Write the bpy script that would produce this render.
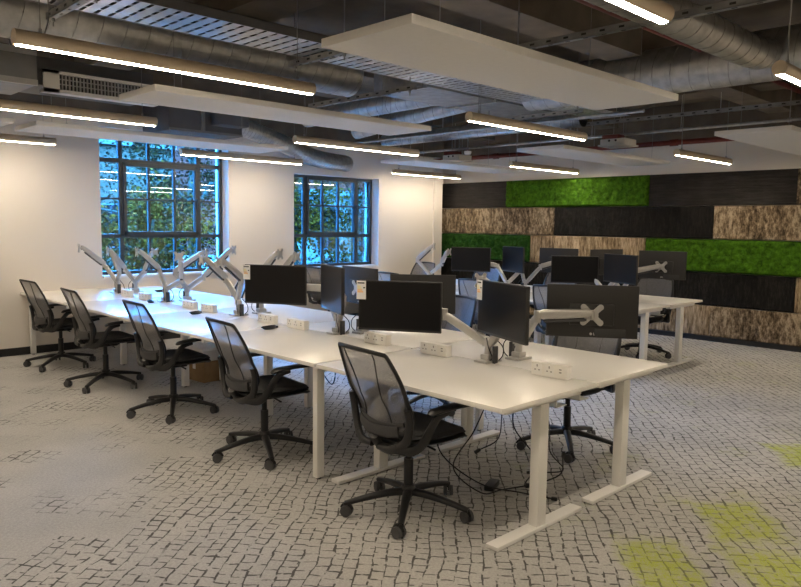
import bpy, bmesh, math, random
from mathutils import Vector, Matrix, noise
for o in list(bpy.data.objects): bpy.data.objects.remove(o)
S = bpy.context.scene
COL = S.collection
PI = math.pi
V = Vector

# ------------------------------------------------------------ camera, world, exposure
CH, YAW, PITCH, ROLL, FPX = 1.565, 0.7725, 0.0962, 0.0127, 713.44
cam = bpy.data.cameras.new('camera'); camo = bpy.data.objects.new('camera', cam); COL.objects.link(camo)
fw = V((math.sin(YAW)*math.cos(PITCH), math.cos(YAW)*math.cos(PITCH), -math.sin(PITCH)))
rt = V((math.cos(YAW), -math.sin(YAW), 0)); up = rt.cross(fw)
r2 = math.cos(ROLL)*rt + math.sin(ROLL)*up; u2 = -math.sin(ROLL)*rt + math.cos(ROLL)*up
M = Matrix((r2, u2, -fw)).transposed().to_4x4(); M.translation = V((0, 0, CH)); camo.matrix_world = M
cam.sensor_fit = 'HORIZONTAL'; cam.sensor_width = 36; cam.lens = 36*FPX/801; cam.clip_start = .05; cam.clip_end = 300
S.camera = camo
S.view_settings.view_transform = 'Standard'; S.view_settings.look = 'None'
S.view_settings.gamma = 1; S.view_settings.use_curve_mapping = False
S.view_settings.exposure = 1.52
LAMP = 31.0          # strength of the linear lamps
SKY = 4.0            # strength of the dusk sky
w = bpy.data.worlds.new('dusk_sky'); S.world = w; w.use_nodes = True
wn = w.node_tree.nodes; wl = w.node_tree.links
bg = wn['Background']; bg.inputs[1].default_value = SKY
tc = wn.new('ShaderNodeTexCoord'); sp = wn.new('ShaderNodeSeparateXYZ'); rp = wn.new('ShaderNodeValToRGB')
wl.new(tc.outputs['Generated'], sp.inputs[0]); wl.new(sp.outputs[2], rp.inputs[0]); wl.new(rp.outputs[0], bg.inputs[0])
rp.color_ramp.elements[0].position = 0.0; rp.color_ramp.elements[0].color = (.016, .026, .048, 1)
e = rp.color_ramp.elements.new(.13); e.color = (.020, .036, .075, 1)
e = rp.color_ramp.elements.new(.22); e.color = (.05, .12, .30, 1)
e = rp.color_ramp.elements.new(.33); e.color = (.42, 3.8, 10.6, 1)
rp.color_ramp.elements[-1].position = .8; rp.color_ramp.elements[-1].color = (.40, 3.7, 10.6, 1)
def portal(x0, x1, z0, z1, y):
    l = bpy.data.lights.new('window_portal', 'AREA'); l.shape = 'RECTANGLE'; l.size = x1-x0; l.size_y = z1-z0
    l.cycles.is_portal = True
    o = bpy.data.objects.new('window_portal', l); COL.objects.link(o)
    o.location = ((x0+x1)/2, y, (z0+z1)/2); o.rotation_euler = (-PI/2, 0, 0)
portal(3.6, 5.32, .88, 2.72, 9.22); portal(6.58, 8.18, .88, 2.32, 9.22)

# ------------------------------------------------------------ materials
def nmat(name):
    m = bpy.data.materials.new(name); m.use_nodes = True
    return m, m.node_tree.nodes, m.node_tree.links, m.node_tree.nodes['Principled BSDF']
def mat(name, col, rough=.5, metal=0, var=0, vscale=8, bump=0, bscale=60, spec=.5):
    m, n, l, b = nmat(name)
    b.inputs['Base Color'].default_value = (*col, 1); b.inputs['Roughness'].default_value = rough
    b.inputs['Metallic'].default_value = metal; b.inputs['Specular IOR Level'].default_value = spec
    t = n.new('ShaderNodeTexCoord')
    if var:
        z = n.new('ShaderNodeTexNoise'); z.inputs['Scale'].default_value = vscale; z.inputs['Detail'].default_value = 5
        l.new(t.outputs['Object'], z.inputs['Vector'])
        r = n.new('ShaderNodeValToRGB'); r.color_ramp.elements[0].position = .3; r.color_ramp.elements[1].position = .7
        r.color_ramp.elements[0].color = (*[c*(1-var) for c in col], 1); r.color_ramp.elements[1].color = (*[min(1, c*(1+var)) for c in col], 1)
        l.new(z.outputs[0], r.inputs[0]); l.new(r.outputs[0], b.inputs['Base Color'])
    if bump:
        z = n.new('ShaderNodeTexNoise'); z.inputs['Scale'].default_value = bscale; l.new(t.outputs['Object'], z.inputs['Vector'])
        k = n.new('ShaderNodeBump'); k.inputs['Strength'].default_value = bump; k.inputs['Distance'].default_value = .01
        l.new(z.outputs[0], k.inputs['Height']); l.new(k.outputs[0], b.inputs['Normal'])
    return m
WALL = mat('cream_wall_paint', (.745, .70, .645), .8, var=.015, vscale=2)
SLAB = mat('raw_concrete', (.150, .125, .098), .9, var=.3, vscale=2.5, bump=.3, bscale=12)
BEAM = mat('raw_concrete_beam', (.19, .16, .125), .9, var=.25, vscale=3, bump=.3, bscale=12)
SKIRT = mat('black_skirting', (.012, .012, .013), .45, var=.1)
DESK = mat('white_laminate', (.88, .86, .815), .25, var=.012, vscale=3)
EDGE = mat('desk_edge_band', (.72, .70, .66), .4, var=.02)
WMETAL = mat('white_powder_coat', (.80, .79, .76), .38, var=.02)
BLACK = mat('black_plastic', (.009, .009, .0105), .42, var=.15, vscale=30)
RUBBER = mat('caster_rubber', (.022, .022, .024), .6, var=.1)
CASTER = mat('caster_grey_face', (.05, .05, .053), .5, var=.1)
SEATF = mat('charcoal_seat_fabric', (.030, .031, .034), .85, var=.2, vscale=60, bump=.4, bscale=300)
SEAM = mat('mesh_seam_black', (.02, .02, .022), .6, var=.1)
SILVER = mat('silver_painted_metal', (.50, .49, .47), .36, .55, var=.05)
DARKG = mat('dark_grey_cover', (.04, .04, .043), .5, var=.1)
SHELL = mat('matte_black_monitor_shell', (.018, .017, .0165), .5, var=.06, bump=.08, bscale=500)
SCREEN = mat('monitor_screen_glass', (.004, .004, .005), .30, var=.05, spec=.28)
BEZEL = mat('monitor_bezel', (.012, .012, .012), .35, var=.05)
GALV = mat('galvanised_steel', (.46, .46, .45), .36, .8, var=.18, vscale=14)
GALVD = mat('galvanised_steel_dull', (.33, .33, .32), .5, .7, var=.2, vscale=9)
TRAYM = mat('cable_tray_zinc', (.62, .64, .68), .35, .8, var=.1, vscale=9)
DUCTS = mat('duct_seam', (.36, .36, .35), .5, .6, var=.1)
CHAMP = mat('champagne_lamp_body', (.72, .60, .44), .45, .25, var=.03)
ACOU = mat('acoustic_felt_white', (.66, .645, .62), .92, var=.02, vscale=30, bump=.15, bscale=200)
SOCK = mat('socket_white_plastic', (.80, .78, .73), .4, var=.01)
SLOT = mat('socket_slot_grey', (.30, .29, .27), .6, var=.05)
HOLE = mat('socket_dark', (.03, .03, .03), .6, var=.05)
FRAME = mat('window_frame_charcoal', (.040, .050, .058), .42, var=.08)
RED = mat('red_oxide_pipe', (.16, .025, .018), .5, var=.15)
CARD = mat('brown_cardboard', (.30, .19, .095), .85, var=.12, vscale=12)
PAPER = mat('white_paper', (.75, .75, .74), .7, var=.02)
ORANGE = mat('label_orange', (.85, .50, .22), .7, var=.05)
YELL = mat('label_yellow', (.80, .72, .40), .7, var=.05)
FANB = mat('fan_unit_grey', (.24, .24, .235), .6, .2, var=.1)
DARKBOX = mat('dark_grey_panel', (.10, .10, .105), .6, var=.1)
BARK = mat('tree_bark', (.05, .04, .03), .9, spec=.05, var=.3, bump=.6, bscale=30)
PAVE = mat('outside_paving', (.05, .045, .04), .9, spec=.05, var=.2)
FACADE = mat('pale_render', (.11, .085, .07), .8, spec=.05, var=.08)
BRICKM = mat('dark_brick', (.085, .045, .03), .9, spec=.05, var=.3, vscale=9)

m, n, l, b = nmat('lamp_diffuser'); LAMPM = m
b.inputs['Base Color'].default_value = (.9, .88, .84, 1)
b.inputs['Emission Color'].default_value = (1, .84, .635, 1); b.inputs['Emission Strength'].default_value = LAMP

def mesh_fabric():
    m, n, l, b = nmat('grey_see_through_mesh')
    b.inputs['Base Color'].default_value = (.165, .165, .175, 1); b.inputs['Roughness'].default_value = .55
    t = n.new('ShaderNodeTexCoord'); z = n.new('ShaderNodeTexNoise'); z.inputs['Scale'].default_value = 260
    l.new(t.outputs['Object'], z.inputs['Vector'])
    r = n.new('ShaderNodeMapRange'); r.inputs[1].default_value = .3; r.inputs[2].default_value = .7; r.inputs[3].default_value = .58; r.inputs[4].default_value = .86
    l.new(z.outputs[0], r.inputs[0])
    tr = n.new('ShaderNodeBsdfTransparent'); mx = n.new('ShaderNodeMixShader')
    l.new(r.outputs[0], mx.inputs[0]); l.new(tr.outputs[0], mx.inputs[1]); l.new(b.outputs[0], mx.inputs[2])
    l.new(mx.outputs[0], n['Material Output'].inputs[0]); return m
MESHF = mesh_fabric()

def glass():
    m, n, l, b = nmat('window_glass')
    f = n.new('ShaderNodeFresnel'); f.inputs[0].default_value = 1.5
    t = n.new('ShaderNodeBsdfTransparent'); t.inputs[0].default_value = (.93, .96, .98, 1)
    g = n.new('ShaderNodeBsdfGlossy'); g.inputs['Roughness'].default_value = 0.0
    a = n.new('ShaderNodeMath'); a.operation = 'MULTIPLY'; a.inputs[1].default_value = 1.7; l.new(f.outputs[0], a.inputs[0])
    mx = n.new('ShaderNodeMixShader'); l.new(a.outputs[0], mx.inputs[0]); l.new(t.outputs[0], mx.inputs[1]); l.new(g.outputs[0], mx.inputs[2])
    l.new(mx.outputs[0], n['Material Output'].inputs[0]); return m
GLASS = glass()

def leafmat(name, c1, c2):
    m, n, l, b = nmat(name); b.inputs['Roughness'].default_value = .9; b.inputs['Specular IOR Level'].default_value = .03
    t = n.new('ShaderNodeTexCoord'); z = n.new('ShaderNodeTexNoise'); z.inputs['Scale'].default_value = 2.2; z.inputs['Detail'].default_value = 6
    l.new(t.outputs['Object'], z.inputs['Vector']); r = n.new('ShaderNodeValToRGB')
    r.color_ramp.elements[0].position = .35; r.color_ramp.elements[0].color = (*c1, 1); r.color_ramp.elements[1].position = .65; r.color_ramp.elements[1].color = (*c2, 1)
    l.new(z.outputs[0], r.inputs[0]); l.new(r.outputs[0], b.inputs['Base Color']); return m
LEAFA = leafmat('garden_leaves', (.005, .002, .0006), (.135, .036, .0022))
LEAFB = leafmat('dark_garden_leaves', (.003, .002, .0006), (.026, .009, .0016))

def mossmat(name, c1, c2):
    m, n, l, b = nmat(name); b.inputs['Roughness'].default_value = .95; b.inputs['Specular IOR Level'].default_value = .1
    t = n.new('ShaderNodeTexCoord'); v = n.new('ShaderNodeTexNoise'); v.inputs['Scale'].default_value = 15; v.inputs['Detail'].default_value = 8; v.inputs['Roughness'].default_value = .75
    l.new(t.outputs['Object'], v.inputs['Vector']); r = n.new('ShaderNodeValToRGB')
    r.color_ramp.elements[0].position = .32; r.color_ramp.elements[0].color = (*c1, 1); r.color_ramp.elements[1].position = .68; r.color_ramp.elements[1].color = (*c2, 1)
    l.new(v.outputs[0], r.inputs[0]); l.new(r.outputs[0], b.inputs['Base Color'])
    z = n.new('ShaderNodeTexNoise'); z.inputs['Scale'].default_value = 90; l.new(t.outputs['Object'], z.inputs['Vector'])
    k = n.new('ShaderNodeBump'); k.inputs['Strength'].default_value = .9; k.inputs['Distance'].default_value = .02
    l.new(z.outputs[0], k.inputs['Height']); l.new(k.outputs[0], b.inputs['Normal']); return m
MOSS = mossmat('bright_reindeer_moss', (.009, .040, .003), (.105, .255, .017))
MOSSD = mossmat('deep_reindeer_moss', (.006, .032, .006), (.040, .125, .022))
def barkmat(name, c1, c2, c3, sy, sz, rough=.9):
    m, n, l, b = nmat(name); b.inputs['Roughness'].default_value = rough; b.inputs['Specular IOR Level'].default_value = .25
    t = n.new('ShaderNodeTexCoord'); mp = n.new('ShaderNodeMapping'); mp.inputs['Scale'].default_value = (10, sy, sz)
    l.new(t.outputs['Object'], mp.inputs[0]); v = n.new('ShaderNodeTexNoise'); v.inputs['Scale'].default_value = 1; v.inputs['Detail'].default_value = 7; v.inputs['Roughness'].default_value = .72
    l.new(mp.outputs[0], v.inputs['Vector'])
    mp2 = n.new('ShaderNodeMapping'); mp2.inputs['Scale'].default_value = (1, 3.5, 1.2); l.new(t.outputs['Object'], mp2.inputs[0])
    v2 = n.new('ShaderNodeTexNoise'); v2.inputs['Scale'].default_value = 1.2; l.new(mp2.outputs[0], v2.inputs['Vector'])
    a = n.new('ShaderNodeMath'); a.operation = 'MULTIPLY_ADD'; a.inputs[1].default_value = .35; l.new(v2.outputs[0], a.inputs[0])
    a2 = n.new('ShaderNodeMath'); a2.operation = 'SUBTRACT'; a2.inputs[1].default_value = .175; l.new(v.outputs[0], a2.inputs[0]); l.new(a2.outputs[0], a.inputs[2])
    r = n.new('ShaderNodeValToRGB'); e = r.color_ramp.elements; e[0].position = .36; e[0].color = (*c1, 1); e[1].position = .64; e[1].color = (*c3, 1)
    q = e.new(.5); q.color = (*c2, 1)
    l.new(a.outputs[0], r.inputs[0]); l.new(r.outputs[0], b.inputs['Base Color'])
    k = n.new('ShaderNodeBump'); k.inputs['Strength'].default_value = .8; k.inputs['Distance'].default_value = .015
    l.new(v.outputs[0], k.inputs['Height']); l.new(k.outputs[0], b.inputs['Normal']); return m
BARKP = barkmat('brown_bark_panel', (.035, .023, .013), (.185, .135, .082), (.46, .365, .25), 26, 11)
BARKL = barkmat('pale_bark_panel', (.10, .068, .038), (.31, .23, .14), (.56, .44, .30), 30, 5)
CHARP = barkmat('charred_wood_panel', (.003, .003, .003), (.008, .0075, .007), (.022, .019, .017), 40, 8, .85)
PLANK = barkmat('dark_stained_plank', (.013, .011, .010), (.022, .019, .017), (.034, .030, .027), 3, 34, .75)

GREEN = ((3.86, -1.49, .25, .18), (3.31, -.93, .24, .15), (3.24, -1.48, .24, .20), (5.07, -2.42, .23, .22))
def carpet():
    m, n, l, b = nmat('grey_crackle_carpet'); b.inputs['Roughness'].default_value = .97; b.inputs['Specular IOR Level'].default_value = .15
    N = n.new
    def math_(op, a, b_=None, c=None, clamp=False):
        k = N('ShaderNodeMath'); k.operation = op; k.use_clamp = clamp
        for i, q in enumerate((a, b_, c)):
            if q is None: continue
            if isinstance(q, (int, float)): k.inputs[i].default_value = q
            else: l.new(q, k.inputs[i])
        return k.outputs[0]
    def rng(x, a, b_, c=0, d=1):
        k = N('ShaderNodeMapRange'); k.inputs[1].default_value = a; k.inputs[2].default_value = b_; k.inputs[3].default_value = c; k.inputs[4].default_value = d
        l.new(x, k.inputs[0]); return k.outputs[0]
    def noi(vec, s, d=3, ro=.5):
        k = N('ShaderNodeTexNoise'); k.inputs['Scale'].default_value = s; k.inputs['Detail'].default_value = d; k.inputs['Roughness'].default_value = ro
        l.new(vec, k.inputs['Vector']); return k
    t = N('ShaderNodeTexCoord').outputs['Object']
    rm = N('ShaderNodeMapping'); rm.inputs['Rotation'].default_value = (0, 0, math.radians(-40.5)); l.new(t, rm.inputs[0]); t = rm.outputs[0]   # the tiles lie askew to the desks: x runs away from the camera corner, y to the left
    sx = N('ShaderNodeSeparateXYZ'); l.new(t, sx.inputs[0]); X, Y = sx.outputs[0], sx.outputs[1]
    # wobble
    nz = noi(t, 7, 2); sb = N('ShaderNodeVectorMath'); sb.operation = 'SUBTRACT'; sb.inputs[1].default_value = (.5, .5, .5); l.new(nz.outputs['Color'], sb.inputs[0])
    sc = N('ShaderNodeVectorMath'); sc.operation = 'SCALE'; sc.inputs['Scale'].default_value = .030; l.new(sb.outputs[0], sc.inputs[0])
    ad0 = N('ShaderNodeVectorMath'); ad0.operation = 'ADD'; l.new(t, ad0.inputs[0]); l.new(sc.outputs[0], ad0.inputs[1])
    nz2 = noi(t, 2.4, 1); sc2 = N('ShaderNodeVectorMath'); sc2.operation = 'SCALE'; sc2.inputs['Scale'].default_value = .09; l.new(nz2.outputs['Color'], sc2.inputs[0])
    nz3 = noi(t, 28, 1); sc3 = N('ShaderNodeVectorMath'); sc3.operation = 'SCALE'; sc3.inputs['Scale'].default_value = .006; l.new(nz3.outputs['Color'], sc3.inputs[0])
    ad1 = N('ShaderNodeVectorMath'); ad1.operation = 'ADD'; l.new(ad0.outputs[0], ad1.inputs[0]); l.new(sc2.outputs[0], ad1.inputs[1])
    ad = N('ShaderNodeVectorMath'); ad.operation = 'ADD'; l.new(ad1.outputs[0], ad.inputs[0]); l.new(sc3.outputs[0], ad.inputs[1])
    br = N('ShaderNodeTexBrick'); l.new(ad.outputs[0], br.inputs['Vector']); br.offset = .5; br.squash = .7; br.squash_frequency = 3
    br.inputs['Scale'].default_value = 1; br.inputs['Brick Width'].default_value = .088; br.inputs['Row Height'].default_value = .066
    br.inputs['Mortar Smooth'].default_value = .35; br.inputs['Bias'].default_value = 0
    l.new(rng(noi(t, 11, 2).outputs[0], .32, .70, .0018, .0085), br.inputs['Mortar Size'])
    line = br.outputs['Fac']
    brk = rng(noi(t, 21, 2).outputs[0], .39, .48)            # lines break up
    def quant(v, s): return math_('DIVIDE', math_('FLOOR', math_('MULTIPLY', v, s)), s)
    cb = N('ShaderNodeCombineXYZ'); l.new(quant(X, 4), cb.inputs[0]); l.new(quant(Y, 3), cb.inputs[1])
    blk = noi(cb.outputs[0], 1.7, 3, .7).outputs[0]
    soft = noi(t, 4, 3).outputs[0]
    grad = rng(Y, .1, 2.2, .42, -.06)                       # plain towards the left
    reg = math_('ADD', math_('ADD', blk, math_('MULTIPLY', math_('SUBTRACT', soft, .5), .5)), grad)
    reg = rng(reg, .44, .56)
    mask = math_('MULTIPLY', math_('MULTIPLY', line, brk), reg, clamp=True)
    f1 = noi(t, 420, 2).outputs[0]; f2 = noi(t, 1.6, 4).outputs[0]
    base = N('ShaderNodeValToRGB'); base.color_ramp.elements[0].position = .34; base.color_ramp.elements[1].position = .66
    base.color_ramp.elements[0].color = (.31, .305, .295, 1); base.color_ramp.elements[1].color = (.60, .59, .57, 1)
    f3 = noi(t, 70, 3, .8).outputs[0]
    l.new(math_('ADD', math_('MULTIPLY', math_('ADD', math_('MULTIPLY', f1, .4), math_('MULTIPLY', f3, .6)), .75), math_('MULTIPLY', f2, .25)), base.inputs[0])
    # green carpet patches
    tot = None
    for (cx, cy, hx, hy) in GREEN:
        d = math_('MAXIMUM', math_('DIVIDE', math_('ABSOLUTE', math_('SUBTRACT', X, cx)), hx), math_('DIVIDE', math_('ABSOLUTE', math_('SUBTRACT', Y, cy)), hy))
        d = math_('SUBTRACT', d, math_('MULTIPLY', math_('SUBTRACT', noi(t, 5, 4, .7).outputs[0], .5), 1.3))
        d = rng(d, .80, 1.30, 1, 0)
        tot = d if tot is None else math_('MAXIMUM', tot, d)
    fain = rng(noi(t, 2.3, 5, .75).outputs[0], .56, .70, 0, .38)
    fain = math_('MULTIPLY', fain, rng(Y, .6, -.6))
    tot = math_('MAXIMUM', tot, fain); tot = math_('MULTIPLY', tot, math_('MULTIPLY', rng(noi(t, 160, 2).outputs[0], .3, .6, .45, 1), rng(noi(t, 12, 5, .8).outputs[0], .38, .55, .35, 1)), clamp=True)
    mg = N('ShaderNodeMixRGB'); l.new(tot, mg.inputs[0]); l.new(base.outputs[0], mg.inputs[1]); mg.inputs[2].default_value = (.42, .48, .055, 1)
    ml = N('ShaderNodeMixRGB'); l.new(math_('MULTIPLY', mask, rng(tot, 0, 1, .85, .35)), ml.inputs[0]); l.new(mg.outputs[0], ml.inputs[1]); ml.inputs[2].default_value = (.040, .037, .034, 1)
    l.new(ml.outputs[0], b.inputs['Base Color'])
    k = N('ShaderNodeBump'); k.inputs['Strength'].default_value = .5; k.inputs['Distance'].default_value = .004
    l.new(math_('SUBTRACT', f1, math_('MULTIPLY', mask, .6)), k.inputs['Height']); l.new(k.outputs[0], b.inputs['Normal'])
    return m
CARPET = carpet()

# ------------------------------------------------------------ mesh helpers
def BM(): return bmesh.new()
def box(bm, c, s, rz=0, bev=0, rot=None):
    R = (rot if rot is not None else Matrix.Rotation(rz, 4, 'Z'))
    T = Matrix.Translation(V(c)) @ R @ Matrix.Diagonal((s[0], s[1], s[2], 1))
    r = bmesh.ops.create_cube(bm, size=1, matrix=T)
    if bev:
        es = list({e for v in r['verts'] for e in v.link_edges})
        bmesh.ops.bevel(bm, geom=es, offset=bev, segments=2, affect='EDGES', profile=.6)
def b2(bm, p, q, bev=0): box(bm, [(a+c)/2 for a, c in zip(p, q)], [abs(a-c) for a, c in zip(p, q)], bev=bev)
def cyl(bm, p, q, r, r2_=None, seg=20, caps=True):
    p = V(p); q = V(q); d = q-p
    T = Matrix.Translation((p+q)/2) @ d.to_track_quat('Z', 'Y').to_matrix().to_4x4()
    bmesh.ops.create_cone(bm, cap_ends=caps, segments=seg, radius1=r, radius2=r if r2_ is None else r2_, depth=d.length, matrix=T)
def smooth_path(pts, k=6):
    pts = [V(p) for p in pts]
    if len(pts) < 3: return pts
    P_ = [pts[0]*2-pts[1]] + pts + [pts[-1]*2-pts[-2]]; out = []
    for i in range(1, len(P_)-2):
        a, b_, c, d = P_[i-1:i+3]
        for j in range(k):
            t = j/k
            out.append(.5*((2*b_)+(c-a)*t+(2*a-5*b_+4*c-d)*t*t+(3*b_-a-3*c+d)*t**3))
    out.append(pts[-1]); return out
def sweep(bm, pts, ra, rb=None, seg=10, upv=(0, 0, 1), sq=1.0, closed=False):
    # ra/rb: half width across and half height along 'up' (number or list); sq<1 squarer
    n = len(pts); pts = [V(p) for p in pts]
    ra = [ra]*n if not isinstance(ra, (list, tuple)) else ra
    rb = ra if rb is None else ([rb]*n if not isinstance(rb, (list, tuple)) else rb)
    rings = []
    for i, p in enumerate(pts):
        if closed: t = pts[(i+1) % n]-pts[i-1]
        else: t = pts[min(i+1, n-1)]-pts[max(i-1, 0)]
        t.normalize(); s = t.cross(V(upv))
        if s.length < 1e-4: s = t.cross(V((1, 0, 0)))
        s.normalize(); u = s.cross(t)
        ring = []
        for j in range(seg):
            a = 2*PI*(j+.5)/seg; ca, sa = math.cos(a), math.sin(a)
            ca = math.copysign(abs(ca)**sq, ca); sa = math.copysign(abs(sa)**sq, sa)
            ring.append(bm.verts.new(p+s*ca*ra[i]+u*sa*rb[i]))
        rings.append(ring)
    for i in range(n if closed else n-1):
        A, B = rings[i], rings[(i+1) % n]
        for j in range(seg): bm.faces.new((A[j], A[(j+1) % seg], B[(j+1) % seg], B[j]))
    if not closed:
        bm.faces.new(rings[0]); bm.faces.new(list(reversed(rings[-1])))
def lathe(bm, prof, c, seg=24):
    rings = []
    for r, z in prof: rings.append([bm.verts.new((c[0]+r*math.cos(2*PI*j/seg), c[1]+r*math.sin(2*PI*j/seg), c[2]+z)) for j in range(seg)])
    for A, B in zip(rings, rings[1:]):
        for j in range(seg): bm.faces.new((A[j], A[(j+1) % seg], B[(j+1) % seg], B[j]))
    bm.faces.new(list(reversed(rings[0]))); bm.faces.new(rings[-1])
def ob(name, bm, m, parent=None, smooth=True, label=None):
    me = bpy.data.meshes.new(name); bmesh.ops.recalc_face_normals(bm, faces=bm.faces)
    bm.to_mesh(me); bm.free(); me.materials.append(m)
    o = bpy.data.objects.new(name, me); COL.objects.link(o)
    if smooth:
        me.polygons.foreach_set('use_smooth', [True]*len(me.polygons))
        md = o.modifiers.new('edges', 'EDGE_SPLIT'); md.split_angle = math.radians(38)
    if parent: o.parent = parent
    if label: o['label'] = label
    return o
def thing(name, label, cat, loc=(0, 0, 0), rz=0, group=None):
    o = bpy.data.objects.new(name, None); COL.objects.link(o); o.location = loc; o.rotation_euler = (0, 0, rz); o.empty_display_size = .1
    o['label'] = label; o['category'] = cat
    if group: o['group'] = group
    return o
def tag(o, label, cat, group=None):
    o['label'] = label; o['category'] = cat
    if group: o['group'] = group
    return o
def struct(name, bm, m, parent=None, smooth=False):
    o = ob(name, bm, m, parent, smooth)
    if not parent: o['kind'] = 'structure'
    return o
def kids(o): return [c for c in bpy.data.objects if c.parent == o]
def copy_tree(o, parent=None):
    ch = kids(o); c = o.copy(); COL.objects.link(c); c.parent = parent
    for k in ch: copy_tree(k, c)
    return c
def place(src, first, loc, rz, label, group=None):
    o = src if first else copy_tree(src)
    o.location = loc; o.rotation_euler = (0, 0, rz); o['label'] = label
    if group: o['group'] = group
    return o

# ------------------------------------------------------------ room shell
X0, X1, Y0, YW, YF, ZC = -2.6, 10.05, -3.2, 8.95, 9.25, 3.3
ZW = 2.78
bm = BM(); b2(bm, (X0-.1, Y0-.1, -.1), (X1+.1, YF+.1, 0)); struct('floor', bm, CARPET)
bm = BM(); b2(bm, (X0-.2, Y0-.2, ZC), (X1+.2, YF+.2, ZC+.2)); struct('ceiling', bm, SLAB)
WIN = [(3.53, 5.32, .88, 2.72), (6.44, 8.18, .88, 2.32)]
bm = BM()
xs = [X0-.1] + [v for q in WIN for v in q[:2]] + [9.73]
for i in (0, 2, 4): b2(bm, (xs[i], YW, 0), (xs[i+1], YF+.05, ZC))
for q in WIN:
    b2(bm, (q[0], YW, 0), (q[1], YF+.05, q[2])); b2(bm, (q[0], YW, q[3]), (q[1], YF+.05, ZC))
struct('wall_back', bm, WALL)
bm = BM(); b2(bm, (9.73, YF-.06, 0), (X1+.1, YF+.05, ZC)); struct('wall_back_recess', bm, WALL)
bm = BM(); b2(bm, (9.70, YW-.035, 0), (9.73, YF-.06, ZW), bev=.002); b2(bm, (9.52, YW-.035, 0), (9.70, YW, ZW)); struct('trim_1', bm, WALL)
bm = BM(); b2(bm, (X1, Y0-.1, 0), (X1+.12, YF, ZC)); struct('wall_right', bm, WALL)
bm = BM(); b2(bm, (X0-.12, Y0-.1, 0), (X0, YW, ZC)); struct('wall_left', bm, WALL)
bm = BM(); b2(bm, (X0, Y0-.12, 0), (X1, Y0, ZC)); struct('wall_front', bm, WALL)
# raw concrete strip and beams above the painted walls
bm = BM(); b2(bm, (X0, YW-.03, ZW), (9.76, YW, ZC)); struct('trim_2', bm, SLAB)
bm = BM(); b2(bm, (X1-.06, Y0, ZW+.02), (X1, YF-.06, ZC)); struct('trim_3', bm, SLAB)
k = 4
for y in (-1.9, .55, 3.3, 5.75, 8.1):
    bm = BM(); b2(bm, (X0, y-.16, ZC-.24), (X1-.06, y+.16, ZC)); struct('trim_%d' % k, bm, BEAM); k += 1
for x in (3.1, 8.6):
    bm = BM(); b2(bm, (x-.2, Y0, ZC-.16), (x+.2, YW, ZC-.001)); struct('trim_%d' % k, bm, BEAM); k += 1
bm = BM()
b2(bm, (X0, YW-.016, 0), (9.52, YW, .09), bev=.003); struct('baseboard_back', bm, SKIRT)
bm = BM(); b2(bm, (X1-.075, Y0, 0), (X1, YW, .066), bev=.003); struct('baseboard_right', bm, SKIRT)
for q, nm in ((0, 'left'),):
    bm = BM(); b2(bm, (X0, Y0, 0), (X0+.016, YW-.016, .09), bev=.003); struct('baseboard_left', bm, SKIRT)

# windows
def window(name, x0, x1, z0, z1, vx, hz, sash):
    y = 9.12; o = bpy.data.objects.new(name, None); COL.objects.link(o); o.location = ((x0+x1)/2, y, z0); o['kind'] = 'structure'
    ox, oy, oz = o.location
    def L(p): return (p[0]-ox, p[1]-oy, p[2]-oz)
    bm = BM()
    for a in (x0, x1-.045): b2(bm, L((a, y, z0)), L((a+.045, y+.06, z1)), .004)
    for a in (z0, z1-.045): b2(bm, L((x0, y, a)), L((x1, y+.06, a+.045)), .004)
    for x, wd in vx: b2(bm, L((x-wd/2, y+.005, z0)), L((x+wd/2, y+.055, z1)), .003)
    for z, wd in hz: b2(bm, L((x0, y+.006, z-wd/2)), L((x1, y+.054, z+wd/2)), .003)
    struct('window_frame', bm, FRAME, o)
    bm = BM(); sx0, sx1, sz0, sz1 = sash
    for a in (sx0, sx1-.045): b2(bm, L((a, y-.02, sz0)), L((a+.045, y+.05, sz1)), .005)
    for a in (sz0, sz1-.05): b2(bm, L((sx0, y-.02, a)), L((sx1, y+.05, a+.05)), .005)
    s = struct('casement', bm, FRAME, o)
    bm = BM(); b2(bm, L((sx1-.035, y-.055, (sz0+sz1)/2-.12)), L((sx1-.015, y-.02, (sz0+sz1)/2+.03)), .005); struct('window_handle', bm, FRAME, s)
    bm = BM(); b2(bm, L((x0+.01, y+.03, z0+.01)), L((x1-.01, y+.036, z1-.01))); struct('glass_pane', bm, GLASS, o)
    bm = BM(); b2(bm, L((x0+.002, YW-.03, z0-.028)), L((x1-.002, y, z0+.002)), .004); struct('window_sill', bm, WMETAL, o)
window('window_1', *WIN[0], [(3.865, .05), (4.24, .028), (4.60, .028), (4.955, .055)], [(2.335, .055), (1.85, .026), (1.375, .05)], (3.885, 4.935, 1.385, 2.32))
window('window_2', *WIN[1], [(6.775, .06), (7.13, .028), (7.455, .028), (7.84, .06)], [(1.85, .026), (1.375, .05)], (6.80, 7.82, 1.385, 2.30))

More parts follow.
